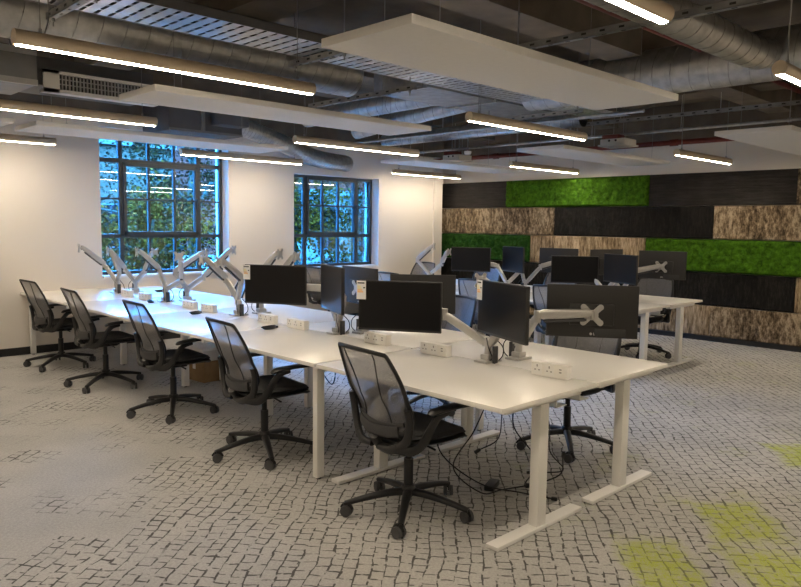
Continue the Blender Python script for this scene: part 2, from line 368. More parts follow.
# ------------------------------------------------------------ outside
bm = BM(); b2(bm, (-30, 9.5, -3.2), (60, 90, -3.0)); o = ob('garden_ground', bm, PAVE, None, False); o['kind'] = 'structure'
random.seed(4)
def tree(x, y, h0, h1, rad, nleaf, lm, label, seed, group='trees outside the windows'):
    rnd = random.Random(seed)
    t = thing('garden_tree', label, 'tree', (x, y, -3.0), 0, group)
    bm = BM(); top = h1+3-.4
    sweep(bm, smooth_path([(0, 0, 0), (.1, .05, top*.35), (-.08, .1, top*.7), (.05, 0, top)], 4), [.13-.10*i/12 for i in range(13)], seg=8)
    for i in range(9):
        a = rnd.uniform(0, 6.28); z = rnd.uniform(top*.4, top*.85)
        e = V((math.cos(a)*rad*.85, math.sin(a)*rad*.6, z+rnd.uniform(.3, 1.0)))
        sweep(bm, smooth_path([(0, .05, z), tuple(e*.5+V((0, 0, z*.5+.1))), tuple(e)], 4), [.045, .04, .036, .032, .028, .024, .020, .016, .012], seg=6)
    ob('trunk', bm, BARK, t)
    vs = []; fs = []
    cl = [(rnd.gauss(0, rad*.5), rnd.gauss(0, rad*.4), rnd.uniform(h0+3, h1+3), rnd.uniform(.25, .6)) for _ in range(26)]
    for i in range(nleaf):
        c = rnd.choice(cl); p = V((c[0]+rnd.gauss(0, c[3]*.55), c[1]+rnd.gauss(0, c[3]*.55), c[2]+rnd.gauss(0, c[3]*.5)))
        d = V((rnd.gauss(0, 1), rnd.gauss(0, 1), rnd.gauss(0, .6)-.4)).normalized(); s = d.cross(V((rnd.gauss(0, 1), rnd.gauss(0, 1), rnd.gauss(0, 1)))).normalized()
        L = rnd.uniform(.05, .10); W = L*.32; k = len(vs); nn = d.cross(s)*L*.08
        vs += [p, p+d*L*.5+s*W+nn, p+d*L, p+d*L*.5-s*W+nn]; fs.append((k, k+1, k+2, k+3))
    me = bpy.data.meshes.new('foliage'); me.from_pydata([tuple(v) for v in vs], [], fs); me.materials.append(lm)
    f = bpy.data.objects.new('foliage', me); COL.objects.link(f); f.parent = t
tree(4.2, 11.6, -.8, 1.75, 1.0, 8500, LEAFA, 'leafy green tree filling the lower left of the left window', 1)
tree(5.6, 12.0, -.6, 2.0, 1.0, 8500, LEAFA, 'leafy yellow-green tree behind the right half of the left window', 2)
tree(7.2, 13.4, 1.0, 4.0, 1.5, 6500, LEAFB, 'dark sparse tree reaching up behind the top of the left window', 3)
tree(8.8, 12.0, 1.2, 3.2, 1.0, 7500, LEAFA, 'bright green tree behind the upper left of the right window', 4)
tree(10.9, 12.6, 1.4, 3.4, 1.0, 6500, LEAFA, 'green tree behind the upper right of the right window', 5)
tree(9.4, 11.4, -1.0, 1.1, .7, 5000, LEAFA, 'low shrubby tree behind the lower left of the right window', 6)
tree(7.6, 16.5, -.6, 3.2, 1.6, 7500, LEAFB, 'dark tree standing farther back between the two windows', 7)
def building(x0, x1, y, z1, m_, label, nwin, cat='building'):
    t = thing('neighbouring_building', label, cat, ((x0+x1)/2, y, -3.0))
    wd = (x1-x0)/2
    bm = BM(); b2(bm, (-wd, 0, 0), (wd, 6, z1+3)); ob('facade', bm, m_, t, False)
    bm = BM(); b2(bm, (-wd-.15, -.15, z1+3), (wd+.15, 6.1, z1+3.2)); ob('parapet', bm, FACADE, t, False)
    for i in range(nwin):
        for z in (1.0, 3.6):
            x = -wd + (i+.5)*2*wd/nwin
            if z+1.6 > z1+3: continue
            bm = BM(); b2(bm, (x-.5, -.06, z), (x+.5, .02, z+1.6)); f = ob('window', bm, FRAME, t, False)
            bm = BM(); b2(bm, (x-.44, -.075, z+.06), (x-.02, -.055, z+1.54)); b2(bm, (x+.02, -.075, z+.06), (x+.44, -.055, z+1.54)); ob('pane', bm, SCREEN, f, False)
building(5.0, 13.0, 26, 4.3, BRICKM, 'brown brick building seen through the trees of the left window', 5)
building(15.5, 24, 21, 2.6, FACADE, 'pale rendered building behind the lower right of the right window', 4)

# ------------------------------------------------------------ feature wall panels
ZT, RH, XF = 2.3416, .4615, 9.968
def panel(kind, y0, y1, z0, z1, label, name, group):
    wdt, h = y1-y0, z1-z0; g = .004
    t = None
    cfg = {'moss': (MOSS, .014), 'mossd': (MOSSD, .014), 'bark': (BARKP, .02), 'pale': (BARKL, .02), 'char': (CHARP, .02), 'plank': (PLANK, .06)}[kind]
    st = cfg[1]; ny = max(2, int(wdt/st)); nz = max(2, int(h/st))
    base = .055 if kind != 'plank' else .03
    bm = BM(); vv = []
    sd = y0*3.1+z0*7.7
    for i in range(ny+1):
        row = []
        for j in range(nz+1):
            y = g+(wdt-2*g)*i/ny; z = g+(h-2*g)*j/nz; ed = min(i, ny-i, j, nz-j)
            d = 0
            if kind in ('moss', 'mossd'):
                ds, _ = noise.voronoi(V((y*12, z*11, sd)))
                d = .050*(1-min(1, ds[0]))**.6*1.2 + .014*noise.noise(V((y*40, z*40, sd)))
                if ed == 0: d = -.012
                elif ed == 1: d *= .5
            elif kind in ('bark', 'pale'):
                d = .010*noise.noise(V((y*22, z*9, sd)))+.006*noise.noise(V((y*60, z*40, sd)))
                if ed == 0: d = 0
            elif kind == 'char':
                d = .010*noise.noise(V((y*38, z*10, sd)))+.006*noise.noise(V((y*80, z*60, sd)))
                if ed == 0: d = 0
            row.append(bm.verts.new((-base-d, y, z)))
        vv.append(row)
    for i in range(ny):
        for j in range(nz): bm.faces.new((vv[i][j], vv[i+1][j], vv[i+1][j+1], vv[i][j+1]))
    # sides back to the wall
    bor = [vv[i][0] for i in range(ny+1)]+[vv[ny][j] for j in range(1, nz+1)]+[vv[i][nz] for i in range(ny-1, -1, -1)]+[vv[0][j] for j in range(nz-1, 0, -1)]
    bk = [bm.verts.new((0, v.co.y, v.co.z)) for v in bor]
    for i in range(len(bor)):
        k2 = (i+1) % len(bor); bm.faces.new((bor[i], bk[i], bk[k2], bor[k2]))
    bm.faces.new(bk)
    o = ob(name, bm, cfg[0], None, kind != 'plank'); o.location = (X1-.022, y0, z0)
    for md in list(o.modifiers): o.modifiers.remove(md)
    tag(o, label, 'wall panel', group)
r = lambda i: (ZT-(i+1)*RH, ZT-i*RH)
YL = 9.17
P_ = [
 ('plank', 7.65, YL, 0, 'dark plank panel at the top left of the feature wall, beside the white corner'),
 ('moss', 5.05, 7.65, 0, 'bright green moss panel in the top row of the feature wall'),
 ('plank', 3.05, 5.05, 0, 'dark plank panel at the right of the green moss in the top row'),
 ('bark', 1.0, 3.05, 0, 'brown bark panel at the far right end of the top row'),
 ('bark', 6.656, YL, 1, 'brown bark panel at the left end of the second row'),
 ('char', 4.08, 6.656, 1, 'black charred panel in the middle of the second row'),
 ('bark', 1.5, 4.08, 1, 'brown bark panel at the right end of the second row'),
 ('mossd', 7.118, YL, 2, 'deep green moss panel at the left end of the third row, behind monitors'),
 ('pale', 5.058, 7.118, 2, 'pale striped bark panel in the middle of the third row'),
 ('moss', 2.5, 5.058, 2, 'bright green moss panel at the right of the third row'),
 ('char', 5.6, YL, 3, 'black charred panel at the left of the fourth row, mostly hidden by desks'),
 ('char', 2.994, 5.6, 3, 'black charred panel under the bright green moss in the fourth row'),
 ('pale', 1.0, 2.994, 3, 'pale bark panel at the right end of the fourth row'),
 ('bark', 6.6, YL, 4, 'brown bark panel in the bottom row at the left end, behind desks'),
 ('pale', 4.054, 6.6, 4, 'pale bark panel in the bottom row behind the far desk legs'),
 ('bark', 1.5, 4.054, 4, 'brown bark panel at the right of the bottom row above the skirting'),
]
NM = {'plank': 'plank_panel', 'moss': 'moss_panel', 'mossd': 'moss_panel', 'bark': 'bark_panel', 'pale': 'bark_panel', 'char': 'charred_panel'}
for kd, a, b_, row, lb in P_:
    z0, z1 = r(row)
    if row == 4: z0 = .07
    panel(kd, a, b_, z0, z1, lb, NM[kd], 'feature wall panels')

# ------------------------------------------------------------ ceiling services
def linear_light(x0, x1, y, z, label, group='linear pendant lamps'):
    t = thing('linear_pendant_lamp', label, 'ceiling light', ((x0+x1)/2, y, z), 0, group); h = (x1-x0)/2
    R = .040; zc = .030; a0, a1 = math.radians(236), math.radians(304)
    bm = BM(); prof = [(R*math.cos(a), zc+R*math.sin(a)) for a in [a1-2*PI+(a0-a1+2*PI)*i/20 for i in range(21)]]
    A = [bm.verts.new((-h, p[0], p[1])) for p in prof]; B = [bm.verts.new((h, p[0], p[1])) for p in prof]
    for i in range(20): bm.faces.new((A[i], A[i+1], B[i+1], B[i]))
    bm.faces.new((A[-1], A[0], B[0], B[-1])); bm.faces.new(A); bm.faces.new(list(reversed(B)))
    body = ob('lamp_body', bm, CHAMP, t)
    bm = BM(); R2 = .0395; prof = [(R2*math.cos(a), zc+R2*math.sin(a)) for a in [a0+(a1-a0)*i/8 for i in range(9)]]
    hh = h-.012
    A = [bm.verts.new((-hh, p[0], p[1])) for p in prof]; B = [bm.verts.new((hh, p[0], p[1])) for p in prof]
    for i in range(8): bm.faces.new((A[i], B[i], B[i+1], A[i+1]))
    bm.faces.new((A[0], A[-1], B[-1], B[0])); bm.faces.new(A); bm.faces.new(list(reversed(B)))
    ob('diffuser', bm, LAMPM, t)
    for s in (-1, 1):
        bm = BM(); cyl(bm, (s*(h-.12), 0, zc+R-.005), (s*(h-.12), 0, zc+R+.02), .008, seg=10); cyl(bm, (s*(h-.12), 0, zc+R+.015), (s*(h-.12), 0, ZC-z-.003), .0022, seg=6)
        ob('suspension_wire', bm, GALVD, t)
    bm = BM(); sweep(bm, smooth_path([(-h+.14, 0, zc+R-.004), (-h+.17, .02, .2), (-h+.13, 0, .45), (-h+.13, .01, ZC-z-.003)]), .003, seg=6); ob('power_flex', bm, GALVD, t)
    return t
LZ = 2.395
LL = [
 (1.10, 2.86, 3.77, 'long linear lamp across the top left of the photo, the nearest one there'),
 (1.10, 2.87, 6.02, 'linear lamp at the left edge, second row from the camera, above the vent grille panel'),
 (1.10, 2.83, 8.38, 'short visible end of a linear lamp at the far left against the cream wall'),
 (4.27, 6.10, 8.30, 'linear lamp hanging in front of the left window'),
 (4.40, 6.20, 6.10, 'linear lamp in the centre, in front of the elbow duct by the right window'),
 (8.08, 9.72, 8.50, 'linear lamp by the white corner at the left end of the feature wall'),
 (4.40, 6.10, 3.765, 'linear lamp right of centre, beyond the end of the large white ceiling panel'),
 (8.10, 9.80, 6.15, 'linear lamp just above the green moss of the top row'),
 (1.10, 2.84, 1.40, 'linear lamp at the top edge right of centre, the closest to the camera'),
 (7.98, 9.50, 3.72, 'linear lamp above the dark plank panel of the feature wall'),
 (4.17, 5.90, 1.40, 'linear lamp cut off by the right edge of the photo'),
]
for a, b_, y, lb in LL: linear_light(a, b_, y, LZ, lb)
for a, y, lb in ((7.9, 1.4, 'linear lamp outside the frame to the right, near the feature wall'), (1.1, -1.0, 'linear lamp behind the camera, nearest the left'), (4.3, -1.0, 'linear lamp behind the camera, in the middle'), (7.9, -1.0, 'linear lamp behind the camera, by the feature wall'), (-2.2, 3.77, 'linear lamp left of the frame, in the third row from the windows'), (-2.2, 6.05, 'linear lamp left of the frame, second row from the windows'), (-2.2, 1.4, 'linear lamp left of the frame, beside the camera')):
    linear_light(a, a+1.75, y, LZ, lb, 'linear pendant lamps outside the frame')

def raft(x0, x1, y0, y1, z, label, ins=.12):
    t = thing('acoustic_ceiling_panel', label, 'ceiling panel', ((x0+x1)/2, (y0+y1)/2, z), 0, 'suspended acoustic panels'); hx, hy = (x1-x0)/2, (y1-y0)/2
    bm = BM(); b2(bm, (-hx, -hy, 0), (hx, hy, .042), .004); ob('felt_board', bm, ACOU, t)
    for sx in (-1, 1):
        for sy in (-1, 1):
            bm = BM(); p = (sx*(hx-.3), sy*(hy-ins)); cyl(bm, (*p, .04), (*p, .06), .010, seg=10); cyl(bm, (*p, .05), (*p, ZC-z-.002), .0018, seg=6); ob('suspension_wire', bm, GALVD, t)
raft(2.16, 4.645, 2.17, 2.78, 2.40, 'large white ceiling panel at the top centre, the nearest of the panels')
raft(2.12, 4.70, 4.45, 5.00, 2.40, 'white ceiling panel in the middle row, right under the spiral duct', .22)
raft(2.16, 4.86, 6.86, 7.48, 2.40, 'white ceiling panel just in front of the left window')
raft(-.70, 1.98, 6.86, 7.48, 2.40, 'white ceiling panel at the left edge, only its end in view')
raft(6.80, 9.38, 4.45, 5.08, 2.42, 'white ceiling panel above the green moss of the feature wall')
raft(6.76, 9.38, 2.14, 2.80, 2.42, 'white ceiling panel at the right edge above the dark plank')
raft(6.85, 9.38, 6.80, 7.46, 2.42, 'white ceiling panel near the white corner, farthest of the panels')

def duct(pts, r_, label, name='spiral_duct', m_=None, pitch=.16, ringr=1.03, group='galvanised round ducts'):
    pts = [V(p) for p in pts]; c = pts[0]
    t = thing(name, label, 'duct', tuple(c), 0, group)
    P2 = [p-c for p in pts]; bm = BM(); path = smooth_path(P2, 8) if len(P2) > 2 else P2
    sweep(bm, path, r_, seg=32, upv=(0, 0, 1)); ob('duct_pipe', bm, m_ or GALV, t)
    bm = BM(); hp = []; tl = 0    # one continuous rolled seam winding round the pipe
    for a, b_ in zip(path, path[1:]):
        L = (b_-a).length; d = (b_-a).normalized(); sd = d.cross(V((0, 0, 1))).normalized(); uu = sd.cross(d); q = math.ceil(tl/(pitch/16))*(pitch/16)
        while q < tl+L:
            an = 2*PI*q/pitch; hp.append(a+d*(q-tl)+(sd*math.cos(an)+uu*math.sin(an))*r_*1.004); q += pitch/16
        tl += L
    sweep(bm, hp, .0045, seg=4)
    ob('spiral_seam', bm, DUCTS, t)
    bm = BM(); cyl(bm, path[0], path[0]+(path[1]-path[0]).normalized()*.06, r_*1.06, seg=32); ob('duct_collar', bm, GALVD, t)
    return t
duct([(.2, 5.02, 2.90), (4.22, 5.02, 2.90)], .20, 'large spiral duct running along under the ceiling at the top left')
duct([(6.1, .2, 2.93), (6.1, 4.4, 2.93)], .20, 'large round duct crossing the ceiling at the upper right')
duct([(2.9, 2.08, 2.86), (5.4, 2.08, 2.86), (5.88, 2.08, 2.90)], .115, 'smaller round duct joining the large duct at the upper right')
duct([(5.75, 5.35, 2.965), (5.75, 7.7, 2.93)], .11, 'shiny round duct beyond the middle white ceiling panel')
duct([(7.42, 4.6, 2.82), (7.42, 8.0, 2.82)], .09, 'thin round duct above the pendant lamp by the feature wall')
duct([(5.06, 8.4, 2.86), (5.7, 8.36, 2.70), (6.4, 8.42, 2.52), (7.0, 8.46, 2.48), (7.14, 8.62, 2.50)], .12, 'bent flexible duct in front of the top of the right window', 'flexible_duct', GALV, .05)
duct([(-.6, 3.2, 2.95), (.6, 4.6, 2.9), (.9, 6.0, 2.9)], .16, 'ribbed flexible duct at the top left corner', 'flexible_duct', GALV, .05)
duct([(6.35, 5.35, 2.97), (6.35, 6.3, 2.90), (6.35, 7.4, 2.80)], .10, 'round branch duct above the middle linear lamp')
# rectangular duct
t = thing('rectangular_duct', 'flat grey rectangular duct right of the middle white ceiling panel', 'duct', (4.8, 4.68, 2.84))
bm = BM(); b2(bm, (0, 0, 0), (2.15, .66, .28), .004); ob('duct_casing', bm, GALVD, t)
for i in range(3):
    bm = BM(); x = .02+i*1.04; b2(bm, (x, -.02, -.02), (x+.03, .68, .30)); ob('duct_flange', bm, GALV, t, False)
# cable tray
t = thing('cable_tray', 'perforated metal cable tray running diagonally across the top of the photo', 'cable tray', (.4, 4.0, 2.80))
bm = BM(); L = 7.0
i = 0
while i*.085 < L:
    b2(bm, (i*.085, .01, 0), (i*.085+.062, .46, .002)); i += 1
for y in (.01, .12, .225, .34, .445): b2(bm, (0, y, .0005), (L, y+.018, .003))
ob('tray_bed', bm, TRAYM, t, False)
for y in (0, .46):
    bm = BM(); b2(bm, (0, y, -.004), (L, y+.006, .055)); b2(bm, (0, y, .05), (L, y+.014, .056)); ob('tray_side', bm, GALVD if y else DARKBOX, t, False)  # near side's shade is put into its colour; far side keeps plain steel
for k, y in enumerate((.10, .16, .27, .30)):
    bm = BM(); sweep(bm, smooth_path([(x, y+.02*math.sin(x*1.7+k), .012+.004*k) for x in [j*.7 for j in range(11)]], 4), .008, seg=6)
    ob('data_cable', bm, [DARKG, SILVER, DARKG, SILVER][k], t)
def strut(x, y0, y1, z, label):
    t = thing('strut_channel', label, 'ceiling strut', (x, y0, z), 0, 'slotted struts below the services'); L = y1-y0
    bm = BM(); b2(bm, (-.021, 0, 0), (.021, L, .003)); b2(bm, (-.021, 0, 0), (-.018, L, .041)); b2(bm, (.018, 0, 0), (.021, L, .041)); ob('channel', bm, GALVD, t, False)
    bm = BM(); i = 0; b2(bm, (-.0209, .04, .019), (-.0192, L-.05, .022))
    while .04+i*.13 < L-.05:
        b2(bm, (-.0222, .04+i*.13, .014), (-.0208, .075+i*.13, .027)); b2(bm, (-.006, .04+i*.13, -.0012), (.006, .07+i*.13, .001)); i += 1
    ob('slot_row', bm, HOLE, t, False)
    for y in (.06, L-.06):
        bm = BM(); cyl(bm, (0, y, -.045), (0, y, ZC-z-.002), .005, seg=8); cyl(bm, (0, y, -.018), (0, y, -.002), .012, seg=6); ob('threaded_rod', bm, GALVD, t)
strut(1.55, 3.85, 4.62, 2.75, 'short slotted strut under the cable tray at the top left')
strut(3.28, 3.90, 4.60, 2.75, 'short slotted strut under the cable tray left of the large white panel')
strut(4.33, 4.30, 5.75, 2.69, 'slotted strut under the end of the spiral duct, centre left')
strut(4.05, .9, 3.1, 2.75, 'long slotted strut crossing the top right corner of the photo')
strut(7.85, 1.6, 5.1, 2.80, 'long strut above the right pendant lamp near the feature wall')
strut(6.35, 3.95, 5.2, 2.70, 'slotted strut behind the far end of the large white panel')
# red pipework
t = thing('sprinkler_pipe', 'dark red sprinkler pipe along the top of the feature wall', 'pipe', (9.35, 1.0, 2.70))
bm = BM(); cyl(bm, (0, 0, 0), (0, 7.8, 0), .034); ob('pipe_run', bm, RED, t)
for y in (.8, 3.4, 6.4):
    bm = BM(); cyl(bm, (0, y-.05, 0), (0, y+.05, 0), .045, seg=12); ob('pipe_coupling', bm, RED, t)
for y in (1.6, 4.6, 7.2):
    bm = BM(); cyl(bm, (0, y, .02), (0, y, ZC-2.702), .006, seg=8); ob('hanger_rod', bm, GALVD, t)
t = thing('sprinkler_branch_pipe', 'dark red branch pipe running above the ducts at the upper right', 'pipe', (3.6, 2.6, 3.02))
bm = BM(); cyl(bm, (0, 0, 0), (5.75, 0, 0), .024); ob('pipe_run', bm, RED, t)
for x in (1.0, 4.2):
    bm = BM(); cyl(bm, (x, 0, 0), (x, 0, ZC-3.022), .006, seg=8); ob('hanger_rod', bm, GALVD, t)
def conduit(x, y0, y1, z, label):
    bm = BM(); cyl(bm, (0, 0, 0), (0, y1-y0, 0), .018, seg=12)
    for y in [.3+i*1.2 for i in range(int((y1-y0)/1.2))]: cyl(bm, (0, y, 0), (0, y, ZC-z-.001), .005, seg=6); cyl(bm, (0, y-.02, 0), (0, y+.02, 0), .024, seg=12)
    o = ob('steel_conduit', bm, GALV); o.location = (x, y0, z); tag(o, label, 'conduit', 'steel conduits')
conduit(8.1, 3.0, 8.6, 2.86, 'thin steel conduit behind the pendant lamps near the feature wall')
conduit(6.75, 3.5, 8.6, 2.72, 'steel conduit above the centre of the photo')
conduit(8.45, 1.2, 8.6, 2.74, 'steel conduit nearest the red pipe')
def sensor(x, y, z, label):
    t = thing('junction_box', label, 'junction box', (x, y, z), .0, 'white ceiling junction boxes')
    bm = BM(); box(bm, (0, 0, .05), (.30, .34, .07), bev=.012); ob('box_body', bm, SOCK, t)
    bm = BM(); box(bm, (0, 0, .005), (.34, .38, .022), bev=.006); ob('cover_plate', bm, SOCK, t)
    for s in (-.05, .04):
        bm = BM(); cyl(bm, (-.151, s, .06), (-.158, s, .06), .014, seg=14); ob('knockout', bm, HOLE, t)
    bm = BM(); box(bm, (-.06, .04, .11), (.16, .22, .05), bev=.004); ob('red_bracket', bm, RED, t)
    for s in (-.12, .12):
        bm = BM(); cyl(bm, (s, 0, .08), (s, 0, ZC-z-.001), .005, seg=6); ob('hanger_rod', bm, GALVD, t)
sensor(8.35, 4.66, 2.585, 'white box with red bracket on the ceiling above the bright moss panel')
sensor(8.45, 7.45, 2.56, 'white box on the ceiling near the white corner of the room')
t = thing('smoke_detector', 'small round white detector on a rod above the top left dark plank', 'detector', (7.65, 6.55, 2.54))
bm = BM(); lathe(bm, [(.02, 0), (.045, .008), (.05, .03), (.05, .05)], (0, 0, 0)); ob('detector_head', bm, SOCK, t)
bm = BM(); cyl(bm, (0, 0, .05), (0, 0, ZC-2.541), .008, seg=8); ob('mounting_rod', bm, GALVD, t)
# fan coil unit with grille
t = thing('fan_coil_unit', 'ceiling fan coil unit with a white slotted vent grille at the upper left', 'air conditioner', (.55, 6.22, 2.60))
bm = BM(); b2(bm, (0, .06, .05), (1.45, .75, .33), .01); ob('unit_casing', bm, FANB, t)
bm = BM(); b2(bm, (.0, .055, .045), (1.45, .075, .09)); b2(bm, (.0, .055, .28), (1.45, .075, .33)); ob('casing_rail', bm, SILVER, t, False)
bm = BM(); b2(bm, (1.45, .10, .06), (2.45, .6, .29), .01); ob('supply_plenum', bm, DARKBOX, t)
bm = BM()
for q in (((1.48, 0, 0), (2.44, .03, .03)), ((1.48, 0, .15), (2.44, .03, .175)), ((1.48, 0, 0), (1.60, .03, .175)), ((2.41, 0, 0), (2.44, .03, .175)), ((1.48, .03, 0), (2.44, .10, .02))): b2(bm, *q)
ob('grille_frame', bm, SOCK, t, False)
bm = BM()
for i in range(27): b2(bm, (1.62+i*.029, .004, .03), (1.628+i*.029, .024, .15))
for z in (.07, .11): b2(bm, (1.6, .006, z), (2.41, .02, z+.006))
ob('grille_bars', bm, SILVER, t, False)
bm = BM(); b2(bm, (1.6, .026, .03), (2.41, .03, .15)); ob('grille_void', bm, HOLE, t, False)
for x in (.1, 1.35):
    bm = BM(); cyl(bm, (x, .4, .3), (x, .4, ZC-2.601), .006, seg=6); ob('hanger_rod', bm, GALVD, t)
t = thing('ventilation_plenum', 'dark grey ventilation box above the left window', 'ventilation box', (4.05, 8.15, 2.66))
bm = BM(); b2(bm, (0, 0, 0), (1.0, .72, .42), .01); ob('plenum_casing', bm, DARKBOX, t)
bm = BM(); b2(bm, (.42, -.015, 0), (.47, 0, .42)); b2(bm, (0, -.015, 0), (1.0, 0, .03)); b2(bm, (0, -.015, .39), (1.0, 0, .42)); ob('flange', bm, FANB, t, False)
bm = BM(); b2(bm, (.55, -.25, .1), (.95, 0, .38), .01); ob('side_branch', bm, DARKBOX, t)
for x in (.1, .9):
    bm = BM(); cyl(bm, (x, .4, .4), (x, .4, ZC-2.601), .006, seg=6); ob('hanger_rod', bm, GALVD, t)

# ------------------------------------------------------------ desks
TH = .025; DZ = .73
def top_bm(wy, dx):
    bm = BM(); b2(bm, (0, .003, DZ-TH), (dx, wy-.003, DZ), .003); return bm
def t_leg(t, x, y, fl, dx):
    # fl: foot spans x..x+fl ; column in its middle
    L = bpy.data.objects.new('leg', None)
    cx = x+fl*.5
    bm = BM(); b2(bm, (cx-.038, y-.028, .02), (cx+.038, y+.028, DZ-.065), .004)
    b2(bm, (cx-.032, y-.023, .45), (cx+.032, y+.023, DZ-.066))
    o = ob('leg', bm, WMETAL, t)
    bm = BM(); b2(bm, (x, y-.037, .004), (x+fl, y+.037, .024), .003); f = ob('foot', bm, WMETAL, o)
    bm = BM(); b2(bm, (x+.05, y-.025, DZ-.067), (x+fl-.03, y+.025, DZ-TH), .003); ob('support_bracket', bm, WMETAL, o)
    bm = BM()
    for q in (x+.05, x+fl-.05): cyl(bm, (q, y, 0), (q, y, .006), .018, seg=14)
    ob('glide', bm, RUBBER, f)
def sit_stand(label, x, y, W, near, group):
    t = thing('desk', label, 'desk', (x, y, 0), 0, group)
    ob('tabletop', top_bm(1.4, W), DESK, t)
    fl = .75; xs_ = .07 if near else .095
    fl = .75 if near else W-.095-.02
    for yy in (.10, 1.30): t_leg(t, xs_, yy, fl, W)
    bm = BM()
    for q in (xs_+.25, xs_+.45): b2(bm, (q, .10, DZ-.062), (q+.04, 1.30, DZ-.030), .002)
    ob('frame_rail', bm, WMETAL, t)
    bm = BM(); b2(bm, ((W-.16 if near else .06), .15, DZ-.14), ((W-.06 if near else .16), 1.25, DZ-.135)); b2(bm, ((W-.16 if near else .06), .15, DZ-.14), ((W-.155 if near else .065), 1.25, DZ-TH)); ob('cable_channel', bm, WMETAL, t, False)
    return t
def bench(label, x, y, W, near, group, legs):
    t = thing('desk', label, 'desk', (x, y, 0), 0, group)
    ob('tabletop', top_bm(1.4, W), DESK, t)
    for lx, ly, wd in legs:
        bm = BM(); b2(bm, (lx, ly, .01), (lx+wd, ly+wd*.8, DZ-TH), .003); o = ob('leg', bm, WMETAL, t)
        bm = BM(); cyl(bm, (lx+wd/2, ly+wd*.4, 0), (lx+wd/2, ly+wd*.4, .012), .016, seg=12); ob('glide', bm, RUBBER, o)
    bm = BM()
    for q in (.18, W-.22): b2(bm, (q, .02, DZ-.065), (q+.04, 1.38, DZ-TH), .002)
    ob('frame_rail', bm, WMETAL, t)
    bm = BM()
    for ly in sorted({round(l_[1], 2) for l_ in legs}): b2(bm, (.05, ly+.005, DZ-.065), (W-.03, ly+.04, DZ-TH-.001), .002)
    ob('cross_rail', bm, WMETAL, t)
    bm = BM(); q = W-.15 if near else .05
    b2(bm, (q, .15, DZ-.16), (q+.10, 1.25, DZ-.155)); b2(bm, (q, .15, DZ-.16), (q+.005, 1.25, DZ-.08)); ob('cable_channel', bm, WMETAL, t, False)
    return t
A = 2.575; W = .826; GAP = .012; B1 = A+W+GAP
G1 = 'desks of the long near bank'
sit_stand('white desk on T-shaped legs at the front corner, nearest the camera', A, 1.96, W, True, G1)
sit_stand('white desk on T-shaped legs on the far side of the front pair', B1, 1.96, W, False, G1)
nd = ['white bench desk with a square end leg, next after the front desk', 'white bench desk carrying the first monitor arm without monitors, third from the front', 'white bench desk lit blue by the left window, second from the wall', 'white bench desk touching the cream wall on the chair side']
fd = ['white bench desk on the far side, second from the front, with monitor backs', 'white bench desk on the far side, third from the front', 'white bench desk on the far side facing the left window', 'white bench desk on the far side touching the window wall']
for i in range(4):
    y = 3.375+1.4*i
    if i == 3: y -= 0
    wy = 1.4 if i < 3 else 1.37
    ln = [(.03, .01, .055)] if i == 0 else []
    lf = [(W-.085, .01, .055)] if i == 0 else []
    if i: ln += [(.60, -.02 if i else .0, .06)]; lf += [(W-.66, .0, .06)]
    if i == 3: ln += [(.08, 1.30, .055)]; lf += [(W-.13, 1.30, .055)]
    bench(nd[i], A, y, W, True, G1, [(a, max(b_, .01), c) for a, b_, c in ln] or [(.60, .01, .06)])
    bench(fd[i], B1, y, W, False, G1, [(a, max(b_, .01), c) for a, b_, c in lf])
A2 = 6.70; B2 = A2+W+GAP; Y2 = 3.49
G2 = 'desks of the far bank by the feature wall'
n2 = ['white desk at the near end of the far bank, on its left side', 'second white desk of the far bank on its left side', 'third white desk of the far bank on its left side, with an empty monitor arm', 'last white desk of the far bank on its left side, by the window wall']
f2_ = ['white desk at the near right corner of the far bank, next to the feature wall', 'second white desk on the feature wall side of the far bank', 'third white desk on the feature wall side of the far bank', 'last white desk on the feature wall side, by the white corner']
for i in range(4):
    y = Y2+i*1.36
    sit_stand(n2[i], A2, y, W, True, G2); sit_stand(f2_[i], B2, y, W, False, G2)

